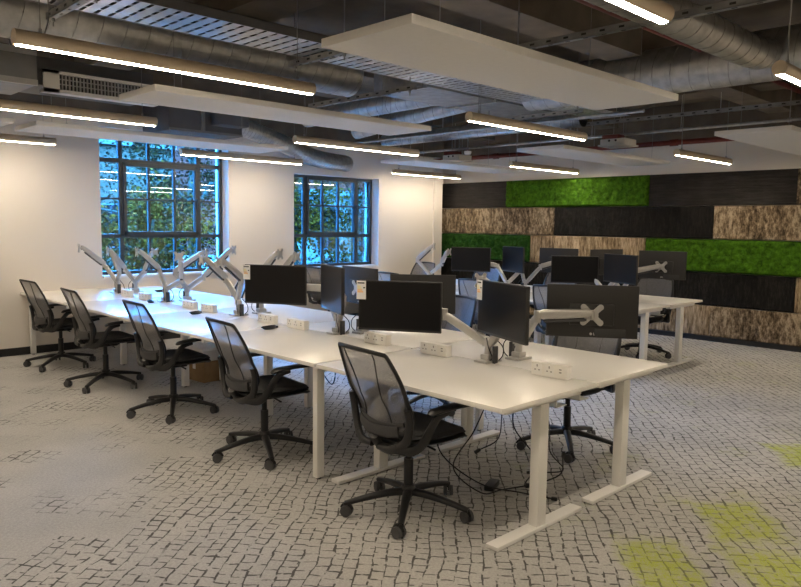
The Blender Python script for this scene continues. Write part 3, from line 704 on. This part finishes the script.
# ------------------------------------------------------------ chairs
def make_chair():
    t = thing('task_chair', 'x', 'chair', (0, 0, 0), 0, 'black mesh-backed task chairs')
    bm = BM()
    lathe(bm, [(.028, .095), (.042, .10), (.045, .125), (.036, .15), (.03, .155)], (0, 0, 0))
    for k in range(5):
        a = k*2*PI/5; d = V((math.cos(a), math.sin(a), 0))
        pts = smooth_path([d*.02+V((0, 0, .118)), d*.12+V((0, 0, .112)), d*.24+V((0, 0, .092)), d*.348+V((0, 0, .068))], 4)
        n_ = len(pts); sweep(bm, pts, [.026-.010*i/(n_-1) for i in range(n_)], [.021-.008*i/(n_-1) for i in range(n_)], seg=12, sq=.7)
    base = ob('star_base', bm, BLACK, t)
    for k in range(5):
        a = k*2*PI/5; d = V((math.cos(a), math.sin(a), 0)); s = V((-d.y, d.x, 0)).normalized()
        sw = a+.9*math.sin(k*2.3+1); s = V((-math.sin(sw), math.cos(sw), 0)); f = V((math.cos(sw), math.sin(sw), 0))
        c = d*.348-f*.012+V((0, 0, .031))
        bm = BM(); cyl(bm, d*.348+V((0, 0, .045)), d*.348+V((0, 0, .075)), .009, seg=10)
        sweep(bm, [c+f*(.030*math.cos(q))+V((0, 0, .030*math.sin(q)+.004)) for q in [math.radians(x) for x in range(10, 175, 20)]], .012, .004, seg=8, upv=tuple(s))
        hd = ob('caster', bm, BLACK, base)
        for sg in (-1, 1):
            bm2 = None
        bm = BM()
        for sg in (-1, 1): cyl(bm, c+s*sg*.009, c+s*sg*.026, .031, .029, seg=20)
        bmesh.ops.translate(bm, verts=bm.verts, vec=(0, 0, .0))
        w_ = ob('caster_wheel', bm, CASTER, base)
    bm = BM(); cyl(bm, (0, 0, .14), (0, 0, .30), .026); cyl(bm, (0, 0, .29), (0, 0, .40), .018); ob('gas_lift', bm, BLACK, t)
    bm = BM(); box(bm, (-.02, 0, .405), (.24, .13, .045), bev=.015); sweep(bm, [(-.10, 0, .40), (-.20, 0, .42), (-.235, 0, .47)], .04, .022, seg=12, sq=.7)
    sweep(bm, [(.02, -.06, .405), (.02, -.20, .395)], .006, .006, seg=8); ob('tilt_mechanism', bm, BLACK, t)
    # seat: rounded outline, dished, waterfall front
    def seat(bm, z0, th, sc, dish):
        NU, NV = 18, 18; top = []; bot = []
        for i in range(NU+1):
            rt_, rb_ = [], []
            for j in range(NV+1):
                u = -1+2*i/NU; v = -1+2*j/NV
                # squircle mapping
                x_ = u*math.sqrt(1-.36*v*v); y_ = v*math.sqrt(1-.30*u*u)
                X = .035+x_*.25*sc; Yy = y_*.255*sc*(1-.08*(u < 0)*abs(u))
                e = max(abs(u), abs(v)); z = z0+dish*(-.012*(1-e*e))
                if X > .17: z -= ((X-.17)/.1)**2*.030
                if X < -.12: z += ((-.12-X)/.1)**2*.012
                edge = max(0, (e-.86)/.14)
                rt_.append(bm.verts.new((X, Yy, z-edge**2*th*.45))); rb_.append(bm.verts.new((X*.985, Yy*.97, z-th+edge**2*th*.35)))
            top.append(rt_); bot.append(rb_)
        for i in range(NU):
            for j in range(NV):
                bm.faces.new((top[i][j], top[i+1][j], top[i+1][j+1], top[i][j+1])); bm.faces.new((bot[i][j], bot[i][j+1], bot[i+1][j+1], bot[i+1][j]))
        def bor(G): return [G[i][0] for i in range(NU+1)]+[G[NU][j] for j in range(1, NV+1)]+[G[i][NV] for i in range(NU-1, -1, -1)]+[G[0][j] for j in range(NV-1, 0, -1)]
        a, b_ = bor(top), bor(bot)
        for i in range(len(a)): k2 = (i+1) % len(a); bm.faces.new((a[i], b_[i], b_[k2], a[k2]))
    bm = BM(); seat(bm, .492, .040, .97, 1); ob('seat', bm, SEATF, t)
    bm = BM(); seat(bm, .466, .034, 1.0, .6); ob('seat_pan', bm, BLACK, t)
    # backrest
    def bp(u, v, off=0):
        z = .482+v*.458
        xb = -.225-.02*math.sin(v*PI)*0-.155*max(0, v-.12)**1.35+.016*math.sin(min(1, v/.45)*PI)
        w_ = .196+.050*math.sin(min(1, (v+.02)/1.02)*PI)**.9+.014*v
        return V((xb+.055*u*u*(1-.25*v)+off, u*w_, z-.012*u*u*max(0, v-.7)/.3+(.03*u*u*max(0, .25-v)/.25)))
    bm = BM(); NU, NV = 16, 20; G = [[bm.verts.new(bp(-1+2*i/NU, j/NV)) for j in range(NV+1)] for i in range(NU+1)]
    for i in range(NU):
        for j in range(NV): bm.faces.new((G[i][j], G[i+1][j], G[i+1][j+1], G[i][j+1]))
    bk = ob('backrest', bm, MESHF, t)
    out = [bp(-1, .05+.935*i/16) for i in range(17)]+[bp(-.975+1.95*i/12, 1.0) for i in range(0, 13)]+[bp(1, .985-.935*i/16) for i in range(17)]+[bp(.93-1.86*i/12, 0.0) for i in range(0, 13)]
    rr = []
    for p in out:
        v = (p.z-.482)/.458; rr.append(.0125+.0110*max(0, 1-abs(v-.30)/.45))
    bm = BM(); sweep(bm, out, rr, [.010]*len(out), seg=10, upv=(1, 0, .35), closed=True); ob('back_frame', bm, BLACK, bk)
    for s in (-1, 1):
        bm = BM(); sweep(bm, [bp(s*(.60-.22*math.sin(PI*min(1, i/14*1.05))), .03+.95*i/14, -.003) for i in range(15)], .0035, seg=6, upv=(1, 0, 0)); ob('seam', bm, SEAM, bk)
    bm = BM(); sweep(bm, [bp(-.85+1.7*i/12, .115+.03*abs(-1+2*i/12)**3, -.006) for i in range(13)], .006, .012, seg=8, upv=(0, 0, 1)); sweep(bm, [bp(-.8+1.6*i/12, .045, -.012) for i in range(13)], .010, .030, seg=8, upv=(0, 0, 1)); ob('lumbar_bar', bm, DARKG, bk)
    bm = BM()   # dark shell that wraps the foot of the back
    for s in (-1, 1): sweep(bm, smooth_path([(-.22, s*.03, .415), (-.22, s*.13, .42), (-.19, s*.218, .47), (-.19, s*.250, .57), (-.205, s*.252, .65)], 4), [.016+.010*math.sin(PI*i/16) for i in range(17)], [.020]*17, seg=10, upv=(1, 0, .2))
    ob('back_shell', bm, BLACK, t)
    for s in (-1, 1):
        bm = BM(); sweep(bm, smooth_path([(-.215, s*.17, .435), (-.17, s*.250, .435), (-.12, s*.280, .48), (-.080, s*.288, .55), (-.03, s*.285, .600), (.04, s*.278, .616)], 4), [.014]*21, [.028-.009*i/20 for i in range(21)], seg=10, upv=(0, 0, 1), sq=.8)
        arm = ob('armrest', bm, BLACK, t)
        bm = BM(); sweep(bm, smooth_path([(-.09, s*.282, .612), (-.05, s*.280, .626), (.06, s*.274, .634), (.17, s*.268, .634), (.215, s*.265, .630), (.232, s*.264, .626)], 3), [.014, .026, .034, .039, .041, .042, .042, .042, .042, .041, .040, .038, .034, .026, .016, .008], [.006, .010, .012]+[.013]*10+[.011, .008, .004], seg=14)
        ob('arm_pad', bm, BLACK, arm)
    return t
ch = make_chair()
CH_ = [
 ((2.68, 2.67), -.13, 'black mesh chair at the front desk, the nearest chair to the camera'),
 ((2.66, 4.04), -.12, 'black mesh chair left of the nearest one, beside the square end leg'),
 ((2.69, 5.42), -.06, 'black mesh chair in the middle of the near row, third from the camera'),
 ((2.67, 6.75), -.06, 'black mesh chair fourth in the near row, second from the cream wall'),
 ((2.69, 8.00), .04, 'black mesh chair at the far left end of the near row by the cream wall'),
 ((4.32, 2.72), PI+.03, 'black chair beyond the front desks, its base seen between the white T legs'),
 ((4.42, 4.15), PI-.1, 'chair on the far side of the long bank behind the wide black centre monitor'),
 ((4.12, 7.20), PI-.35, 'mesh chair beyond the blue-lit desk in front of the left window'),
 ((6.72, 4.30), .0, 'mesh chair at the near end of the far bank, left side, partly behind monitors'),
 ((6.70, 5.36), .05, 'mesh chair with its back showing between the two nearest monitors'),
 ((6.68, 6.78), .0, 'mesh chair on the left side of the far bank, at its third desk'),
 ((6.55, 8.22), .1, 'mesh chair on the left side of the far bank, nearest the right window'),
 ((8.22, 4.16), PI, 'mesh chair between the near end of the far bank and the feature wall'),
 ((8.60, 5.75), PI+.05, 'mesh chair on the feature wall side at the second desk of the far bank'),
 ((8.50, 7.05), PI, 'mesh chair on the feature wall side at the third desk of the far bank'),
 ((8.30, 8.25), PI, 'mesh chair against the white wall left of the feature wall'),
]
ROT = [3, 28, 25, 4, 5, 2, 40, 10, 50, 20, 33, 12, 58, 25, 40, 0]     # each base stands turned its own way under the seat
for i, (p, a, lb) in enumerate(CH_):
    c = place(ch, False, (p[0], p[1], 0), a, lb)
    for k in kids(c):
        if k.name.startswith('star_base'): k.rotation_euler = (0, 0, math.radians(ROT[i])-a)
def drop(o):
    for k in kids(o): drop(k)
    bpy.data.objects.remove(o)
drop(ch)
# ------------------------------------------------------------ monitors
def make_monitor(lab):
    t = thing('monitor', 'x', 'monitor', (0, 0, 0), 0, 'black flat monitors'); w_, h = .54, .32
    bm = BM(); b2(bm, (-w_/2, -.004, 0), (w_/2, .016, h), .004); body = ob('housing', bm, SHELL, t)
    bm = BM(); b2(bm, (-.13, .012, .075), (.13, .026, .205), .006); ob('rear_cover', bm, SHELL, body)
    bm = BM(); b2(bm, (-.20, .0155, .010), (-.02, .0175, .055), .001); ob('port_recess', bm, HOLE, body)
    bm = BM(); b2(bm, (-w_/2+.001, -.0065, .001), (w_/2-.001, -.0035, h-.001), .001); ob('bezel', bm, BEZEL, t)
    bm = BM(); b2(bm, (-w_/2+.008, -.0072, .016), (w_/2-.008, -.0060, h-.008)); ob('screen', bm, SCREEN, t, False)
    bm = BM()   # small two-part maker's mark low on the back
    for cx, r_ in ((.052, .008),): cyl(bm, (cx, .016, .022), (cx, .0172, .022), r_, seg=20)
    for q in (((.012, .016, .014), (.016, .0172, .030)), ((.012, .016, .014), (.024, .0172, .018)), ((.028, .016, .014), (.032, .0172, .030)), ((.028, .016, .014), (.040, .0172, .017)), ((.028, .016, .027), (.040, .0172, .030)), ((.037, .016, .014), (.040, .0172, .023))): b2(bm, (-q[0][0], *q[0][1:]), (-q[1][0], *q[1][1:]))
    for v in bm.verts:
        if v.co.x > .03: v.co.x = -(v.co.x-.052)-.002+.004
    ob('maker_mark', bm, SILVER, t)
    if lab:
        lx, lz = -w_/2-.012, h-.005
        bm = BM(); b2(bm, (lx, -.0095, lz-.118), (lx+.062, -.0078, lz)); s = ob('energy_label', bm, PAPER, t, False, 'white energy rating label with yellow and orange bars')
        for i, (m_, L) in enumerate(((YELL, .020), (YELL, .026), (ORANGE, .032), (ORANGE, .038))):
            bm = BM(); b2(bm, (lx+.006, -.0102, lz-.040-i*.0115), (lx+.006+L, -.0094, lz-.032-i*.0115)); ob('rating_bar', bm, m_, s, False)
        bm = BM(); b2(bm, (lx+.006, -.0102, lz-.018), (lx+.052, -.0094, lz-.010)); b2(bm, (lx+.044, -.0102, lz-.048), (lx+.056, -.0094, lz-.040)); ob('print', bm, HOLE, s, False)
    return t
mon = make_monitor(False); monl = make_monitor(True)
# name, centre, angle of the left-to-right direction seen from the camera, seen from front?, label
MON = {
 'M1': ((3.235, 2.492, 1.085), 247.9, 1, 'black monitor turned sideways at the front desk, nearest of all, above the arm base', 1),
 'M2': ((3.116, 3.204, 1.052), 301.5, 1, 'wide black monitor facing the camera in the middle of the photo, with an energy label', 1),
 'M3': ((3.84, 2.273, 1.057), 304.5, 0, 'large monitor seen from behind with a silver mounting plate, over the front far desk', 0),
 'M4': ((4.211, 4.059, 1.00), 311.4, 0, 'monitor seen from behind just above the wide black centre monitor', 0),
 'M5': ((3.31, 4.86, 1.065), 300.8, 1, 'black monitor facing the camera, leftmost of all the monitors', 1),
 'M6': ((3.143, 3.922, 1.112), 247.0, 1, 'narrow-looking monitor turned sideways between the two black ones facing the camera', 0),
 'M7': ((4.05, 4.66, 1.035), 262, 0, 'bluish monitor back between the sideways monitor and the chairs, below the right window', 0),
 'N1': ((7.29, 6.15, 1.117), 294.0, 1, 'black monitor facing the camera in front of the deep green moss', 0),
 'N2': ((7.28, 5.45, 1.147), 245.1, 1, 'blue-tinted sideways monitor against the right end of the deep green moss', 0),
 'N3': ((7.86, 5.16, 1.13), 276, 0, 'monitor back against the pale bark panel, left of the dark far monitor', 0),
 'N4': ((7.30, 4.57, 1.065), 302.3, 1, 'black monitor facing the camera directly above the front monitor back', 0),
 'N5': ((7.25, 3.96, 1.108), 248.8, 1, 'blue-black sideways monitor at the near end of the far bank', 0),
 'N6': ((8.1, 4.62, 1.13), 345, 0, 'light blue monitor whose top shows behind the blue-black sideways monitor', 0),
 'N7': ((7.871, 3.773, 1.141), 277.3, 0, 'dark monitor back with silver arm at the right, in front of the bright green moss', 0),
}
MPT = {}
for k, (c, a, fr, lb, el) in MON.items():
    a = math.radians(a); n_ = V((math.sin(a), -math.cos(a), 0)); rz = a if fr else a+PI
    o = place(monl if el else mon, False, (c[0], c[1], c[2]-.16), rz, lb)
    bd = -n_ if fr else n_
    MPT[k] = (V(c)+V((0, 0, -.02))+bd*.040, bd)
drop(mon); drop(monl)

# ------------------------------------------------------------ monitor arms
def arm_thing(x, y, label, arms, side):
    """arms: list of (joint, head, plate direction or None)"""
    t = thing('twin_monitor_mount', label, 'monitor arm', (x, y, DZ), 0, 'silver twin monitor arms'); O = V((x, y, DZ))
    bm = BM(); box(bm, (0, 0, .008), (.15, .10, .016), bev=.005); box(bm, (0, 0, .032), (.075, .065, .036), bev=.010); ob('clamp_base', bm, SILVER, t)
    bm = BM(); cyl(bm, (0, 0, .04), (0, 0, .135), .024, .020); ob('post', bm, SILVER, t)
    bm = BM(); box(bm, (.0, side*.055, .05), (.035, .02, .11), bev=.004); ob('cable_holder', bm, DARKG, t)
    for q in ((-.03, .04), (.028, -.036)):
        bm = BM(); sweep(bm, smooth_path([(q[0], side*.05+q[1]*.3, .012), (q[0]*1.8, side*.075, .045), (q[0]*1.4, side*.06+q[1]*.6, .10), (q[0]*.6, side*.02+q[1]*.5, .15)], 5), .0035, seg=6); ob('cable_loop', bm, BLACK, t)
    for i, (J, H, pd) in enumerate(arms):
        J = V(J)-O; H = V(H)-O; F = V((0, (.022 if i else -.022), .115))
        bm = BM(); cyl(bm, F+V((0, 0, -.02)), F+V((0, 0, .022)), .021, seg=18)
        d = (J-F); P0 = F; pts = [P0+d*q for q in (0, .12, .5, .88, 1)]
        sweep(bm, pts, [.018, .022, .021, .021, .018], [.020, .025, .025, .024, .019], seg=12, sq=.6)
        lw = ob('lower_link', bm, SILVER, t)
        bm = BM(); cyl(bm, J+V((0, 0, -.035)), J+V((0, 0, .035)), .022, seg=18); ob('elbow_joint', bm, SILVER, lw)
        d = H-J; pts = [J+d*q+V((0, 0, .012)) for q in (0, .10, .5, .90, 1)]
        bm = BM(); sweep(bm, pts, [.018, .024, .024, .022, .016], [.020, .031, .029, .025, .016], seg=12, sq=.6); ul = ob('upper_link', bm, SILVER, t)
        if (d.length > .1):
            bm = BM(); sweep(bm, [J+d*q+V((0, 0, -.028)) for q in (.10, .15, .85, .9)], [.010, .015, .013, .008], [.006, .013, .010, .006], seg=10, sq=.6); ob('spring_cover', bm, DARKG, ul)
        hd = pd if pd is not None else (V((d.x, d.y, 0)).normalized() if V((d.x, d.y, 0)).length > .02 else V((-1, 0, 0)))
        if pd is None: hd = -hd
        # hd points from the plate back towards the arm
        s = V((-hd.y, hd.x, 0)); c = H
        bm = BM(); cyl(bm, c+V((0, 0, -.022)), c+V((0, 0, .03)), .015, seg=16)
        pc = c-hd*.030 if pd is None else c
        if pd is None: cyl(bm, c, pc, .012, seg=12)
        ob('swivel', bm, SILVER, ul)
        bm = BM(); Rm = Matrix((s, hd, V((0, 0, 1)))).transposed().to_4x4()
        pcc = pc-hd*.004; kz = 1.0 if pd is not None else .78
        sz = .030
        box(bm, pcc, (.075, .008, .062), rot=Rm, bev=.003)
        for sx in (-1, 1):
            for sz_ in (-1, 1):
                e = pcc+s*sx*.050*kz+V((0, 0, sz_*.047*kz)); mm = (pcc+e)/2; ang = math.atan2(sz_*1.0, sx*1.0)
                Rr = Rm @ Matrix.Rotation(-ang, 4, 'Y'); box(bm, mm, (.075*kz, .006, .034*kz), rot=Rr, bev=.002)
                cyl(bm, e-hd*.0035, e+hd*.0035, .018*kz, seg=14)
        ob('mounting_plate', bm, SILVER, ul)
    return t
def hold(base, key, J):
    H, bd = MPT[key]; return (J, tuple(H), bd)
def mid(base, key, z=1.02, k=.5, off=(0, 0)):
    H, bd = MPT[key]; B = V((*base, 0)); m_ = B.lerp(V((H.x, H.y, 0)), k); return (m_.x+off[0], m_.y+off[1], z)
b = (3.42, 2.73)
arm_thing(*b, 'silver twin arm at the front desk carrying the sideways monitor', [hold(b, 'M1', (3.42, 2.60, .99)), hold(b, 'M2', (3.29, 2.98, 1.01))], -1)
b = (3.64, 2.66)
arm_thing(*b, 'silver twin arm whose long link crosses the front monitor seen from behind', [hold(b, 'M3', (3.60, 2.50, 1.02)), ((3.79, 2.87, .99), (3.82, 3.10, 1.19), None)], 1)
b = (3.43, 4.20)
arm_thing(*b, 'silver twin arm under the narrow sideways monitor on the second desk', [hold(b, 'M6', (3.36, 4.05, 1.0)), hold(b, 'M5', (3.60, 4.56, 1.03))], -1)
b = (3.60, 4.10)
arm_thing(*b, 'silver twin arm on the far side, behind the narrow sideways monitor', [hold(b, 'M4', (3.92, 4.00, .98)), hold(b, 'M7', (3.82, 4.36, .99))], 1)
arm_thing(3.43, 5.62, 'empty silver twin arm left of the leftmost monitor, on the near side', [((3.403, 5.79, 1.048), (3.205, 5.805, 1.23), None), ((3.393, 5.50, 1.065), (3.19, 5.47, 1.225), None)], -1)
arm_thing(3.66, 5.60, 'empty silver twin arm behind the leftmost monitor, heads above it', [((3.677, 5.62, 1.10), (3.75, 5.48, 1.282), None), ((3.82, 5.50, 1.10), (3.86, 5.36, 1.262), None)], 1)
arm_thing(3.43, 7.05, 'empty silver twin arm on the blue-lit desk, chair side', [((3.445, 7.219, 1.057), (3.254, 7.248, 1.246), None), ((3.53, 6.88, .96), (3.469, 6.80, 1.215), None)], -1)
arm_thing(3.64, 6.98, 'empty silver twin arm on the blue-lit desk, window side', [((3.58, 7.13, 1.03), (3.80, 6.92, 1.24), None), ((3.732, 6.80, .99), (4.04, 6.76, 1.27), None)], 1)
arm_thing(3.42, 8.25, 'empty silver twin arm nearest the cream wall, chair side', [((3.32, 8.36, 1.06), (3.09, 8.40, 1.252), None), ((3.388, 8.10, .985), (3.30, 8.12, 1.225), None)], -1)
arm_thing(3.62, 8.20, 'empty silver twin arm nearest the cream wall, window side', [((3.57, 8.38, .995), (3.44, 8.44, 1.20), None), ((3.66, 8.03, .99), (3.70, 7.90, 1.215), None)], 1)
b = (7.40, 4.22)
arm_thing(*b, 'silver twin arm at the near end of the far bank, under the blue-black monitor', [hold(b, 'N5', (7.40, 4.08, .99)), hold(b, 'N4', (7.46, 4.44, 1.0))], -1)
b = (7.66, 4.16)
arm_thing(*b, 'silver twin arm holding the dark monitor back in front of the bright moss', [hold(b, 'N7', (7.62, 3.98, 1.06)), hold(b, 'N6', (7.82, 4.40, 1.02))], 1)
b = (7.40, 5.62)
arm_thing(*b, 'silver twin arm between the black and the blue-tinted monitors of the far bank', [hold(b, 'N2', (7.50, 5.50, .99)), hold(b, 'N1', (7.50, 5.86, 1.03))], -1)
b = (7.66, 5.52)
arm_thing(*b, 'silver twin arm behind the blue-tinted monitor of the far bank', [hold(b, 'N3', (7.72, 5.34, 1.04)), ((7.80, 5.70, 1.0), (7.95, 5.85, 1.2), None)], 1)
arm_thing(7.40, 7.00, 'empty silver twin arm in front of the white corner, far bank', [((7.34, 7.19, 1.06), (7.44, 7.00, 1.26), None), ((7.50, 6.86, 1.02), (7.52, 6.78, 1.19), None)], -1)

# ------------------------------------------------------------ power sockets
def make_socket():
    t = thing('desk_power_socket', 'x', 'power socket', (0, 0, 0), 0, 'white desk power sockets')
    L, h, d = .235, .075, .05
    bm = BM(); b2(bm, (-L/2, -d/2, 0), (L/2, d/2, h), .008); ob('socket_body', bm, SOCK, t)
    bm = BM()
    for cx in (-.075, .005):
        b2(bm, (cx-.004, -d/2-.0025, .050), (cx+.004, -d/2+.001, .063)); b2(bm, (cx-.018, -d/2-.0025, .030), (cx-.008, -d/2+.001, .037)); b2(bm, (cx+.008, -d/2-.0025, .030), (cx+.018, -d/2+.001, .037))
    for z in (.034, .050): b2(bm, (.068, -d/2-.001, z), (.084, -d/2+.001, z+.007))
    ob('socket_slots', bm, SLOT, t, False)
    for cx in (-.075, .005):
        bm = BM(); b2(bm, (cx-.030, -d/2-.0015, .010), (cx+.030, -d/2+.0005, .068), .001); b_ = ob('face_plate', bm, WMETAL, t)
        bm = BM(); b2(bm, (cx+.016, -d/2-.004, .056), (cx+.025, -d/2-.001, .068), .001); ob('rocker_switch', bm, SOCK, b_)
    return t
so = make_socket(); n_ = 0
SK = [(2.22, 'white power socket on the front desk, nearest the free end'), (3.10, 'white power socket below the wide centre monitor, by the desk joint'), (3.66, 'white power socket just past the desk joint, left of the centre'),
      (4.60, 'white power socket below and right of the leftmost monitor'), (5.02, 'white power socket below the leftmost monitor'), (6.00, 'white power socket in front of the empty arm left of the leftmost monitor'),
      (6.36, 'white power socket second to the left of the leftmost monitor'), (7.35, 'white power socket on the blue-lit desk, nearer the wall'), (7.80, 'white power socket nearest the cream wall')]
for i, (y, lb) in enumerate(SK):
    x = 3.345 if i not in (4,) else 3.345
    place(so, False, (x, y, DZ), -PI/2, lb)
SK2 = [(7.34, 4.95, 'socket on the far bank, left side, first desk'), (7.34, 6.0, 'socket on the far bank showing between two sideways monitors'), (8.0, 4.3, 'white socket at the near right corner desk of the far bank')]
for x, y, lb in SK2: place(so, False, (x, y, DZ), -PI/2 if x > 7 else PI/2, lb)
drop(so)
# ------------------------------------------------------------ small things on the desks
def pouch(x, y, rz, label):
    t = thing('black_cable_bundle', label, 'cable', (x, y, DZ), rz, 'coiled cables left on the desks')
    bm = BM()
    for k in range(4):
        pts = [(.055*math.cos(q)*(1+.12*k), .030*math.sin(q)*(1-.08*k)+.004*k, .006+.005*k) for q in [2*PI*i/20 for i in range(20)]]
        sweep(bm, pts, .004, seg=6, closed=True)
    ob('cable_coil', bm, BLACK, t)
    bm = BM(); box(bm, (.075, .01, .009), (.045, .022, .016), bev=.003); ob('plug', bm, BLACK, t)
pouch(3.16, 4.72, .2, 'small black cable coil on the desk in front of the leftmost monitor')
pouch(3.17, 5.92, .5, 'small black cable ring on the blue-lit desk')
pouch(3.27, 7.05, 1.2, 'dark cable piece beside the arm base on the blue-lit desk')
pouch(3.86, 8.05, .2, 'dark cable piece on the far desk under the left window')
def paper(x, y, rz, label, s=(.10, .06)):
    bm = BM(); NX = 8
    for i in range(NX):
        x0_ = -s[0]/2+s[0]*i/NX; x1_ = x0_+s[0]/NX; za = .002+.008*(i/NX)**2; zb = .002+.008*((i+1)/NX)**2
        vs = [bm.verts.new(p) for p in ((x0_, -s[1]/2, za), (x1_, -s[1]/2, zb), (x1_, s[1]/2, zb), (x0_, s[1]/2, za), (x0_, -s[1]/2, za-.001), (x1_, -s[1]/2, zb-.001), (x1_, s[1]/2, zb-.001), (x0_, s[1]/2, za-.001))]
        for f in ((0, 1, 2, 3), (7, 6, 5, 4), (0, 4, 5, 1), (3, 2, 6, 7)): bm.faces.new([vs[j] for j in f])
    o = ob('instruction_leaflet', bm, PAPER); o.location = (x, y, DZ); o.rotation_euler = (0, 0, rz); tag(o, label, 'leaflet', 'leaflets on the desks')
paper(3.10, 4.86, .6, 'small white leaflet beside the black cable coil in front of the leftmost monitor')
paper(3.26, 5.42, .2, 'small pale leaflet on the near bench left of the leftmost monitor')
paper(3.36, 7.24, .4, 'small leaflet by the arm base on the blue-lit desk')

# ------------------------------------------------------------ boxes and cables under the desks
t = thing('cardboard_box', 'brown cardboard box standing on the carpet under the third desk', 'box', (3.62, 6.42, 0), .08)
bm = BM(); b2(bm, (-.22, -.17, 0), (.22, .17, .20), .003); ob('box_body', bm, CARD, t)
bm = BM(); b2(bm, (-.222, -.025, .198), (.222, .025, .2015)); b2(bm, (-.2215, -.025, .12), (-.2205, .025, .2)); ob('packing_tape', bm, PAPER, t, False)
t = thing('storage_tray', 'pale tray stacked on the brown cardboard box under the desk', 'tray', (3.62, 6.42, .2035), .05)
bm = BM(); b2(bm, (-.21, -.16, 0), (.21, .16, .11), .006); ob('tray_body', bm, ACOU, t)
bm = BM(); b2(bm, (-.24, -.19, .11), (.24, .19, .135), .006); ob('tray_lid', bm, WMETAL, t)
def cable(name, pts, r_, label, m_=BLACK, group='loose cables under the front desk', plug=None):
    t = thing(name, label, 'cable', tuple(V(pts[0])), 0, group); c = V(pts[0])
    bm = BM(); sweep(bm, smooth_path([V(p)-c for p in pts], 8), r_, seg=8); ob('cord', bm, m_, t)
    if plug:
        e = V(pts[-1])-c; d = (V(pts[-1])-V(pts[-2])).normalized()
        bm = BM(); R_ = d.to_track_quat('X', 'Z').to_matrix().to_4x4(); box(bm, e+d*.012, plug, rot=R_, bev=.005); ob('plug', bm, m_, t)
cable('power_cable', [(3.30, 2.42, .59), (3.26, 2.40, .42), (3.36, 2.30, .22), (3.28, 2.32, .10), (3.40, 2.18, .16), (3.34, 2.12, .30)], .0042, 'black cable looping down from the front desk, nearest the T leg', plug=(.035, .02, .02))
cable('power_cable', [(3.30, 2.60, .59), (3.22, 2.66, .35), (3.06, 2.68, .16), (3.12, 2.52, .035), (3.30, 2.50, .012), (3.46, 2.44, .012)], .0042, 'black cable sweeping from the chair side down to the carpet', plug=(.05, .03, .022))
cable('power_cable', [(3.28, 2.86, .59), (3.20, 2.92, .40), (3.12, 2.84, .20), (3.20, 2.60, .05), (3.34, 2.40, .012), (3.40, 2.22, .012)], .0042, 'black cable hanging beside the rear T leg and lying on the carpet', plug=(.035, .02, .02))
cable('power_cable', [(3.27, 2.50, .59), (3.30, 2.52, .45), (3.32, 2.56, .30), (3.22, 2.62, .24)], .0036, 'short black cable dangling in the middle with a small plug', plug=(.04, .018, .018))
cable('power_cable', [(3.33, 2.30, .59), (3.40, 2.26, .45), (3.36, 2.22, .30), (3.44, 2.18, .18), (3.30, 2.30, .17)], .0036, 'thin black cable loop beside the front T leg', plug=(.03, .016, .016))
bm = BM(); box(bm, (0, 0, .018), (.14, .06, .034), .4, bev=.008); o = ob('power_brick', bm, BLACK); o.location = (3.30, 2.58, 0); tag(o, 'black power brick lying on the carpet among the cables', 'power adapter')
bm = BM(); sweep(bm, smooth_path([(3.20, 3.95, .60), (3.16, 3.90, .48), (3.22, 4.02, .40), (3.26, 4.2, .48), (3.26, 4.3, .60)]), .004, seg=8); tag(ob('desk_cable', bm, BLACK), 'black cable hanging below the bench desk beside the square end leg', 'cable')
bpy.context.view_layer.update()
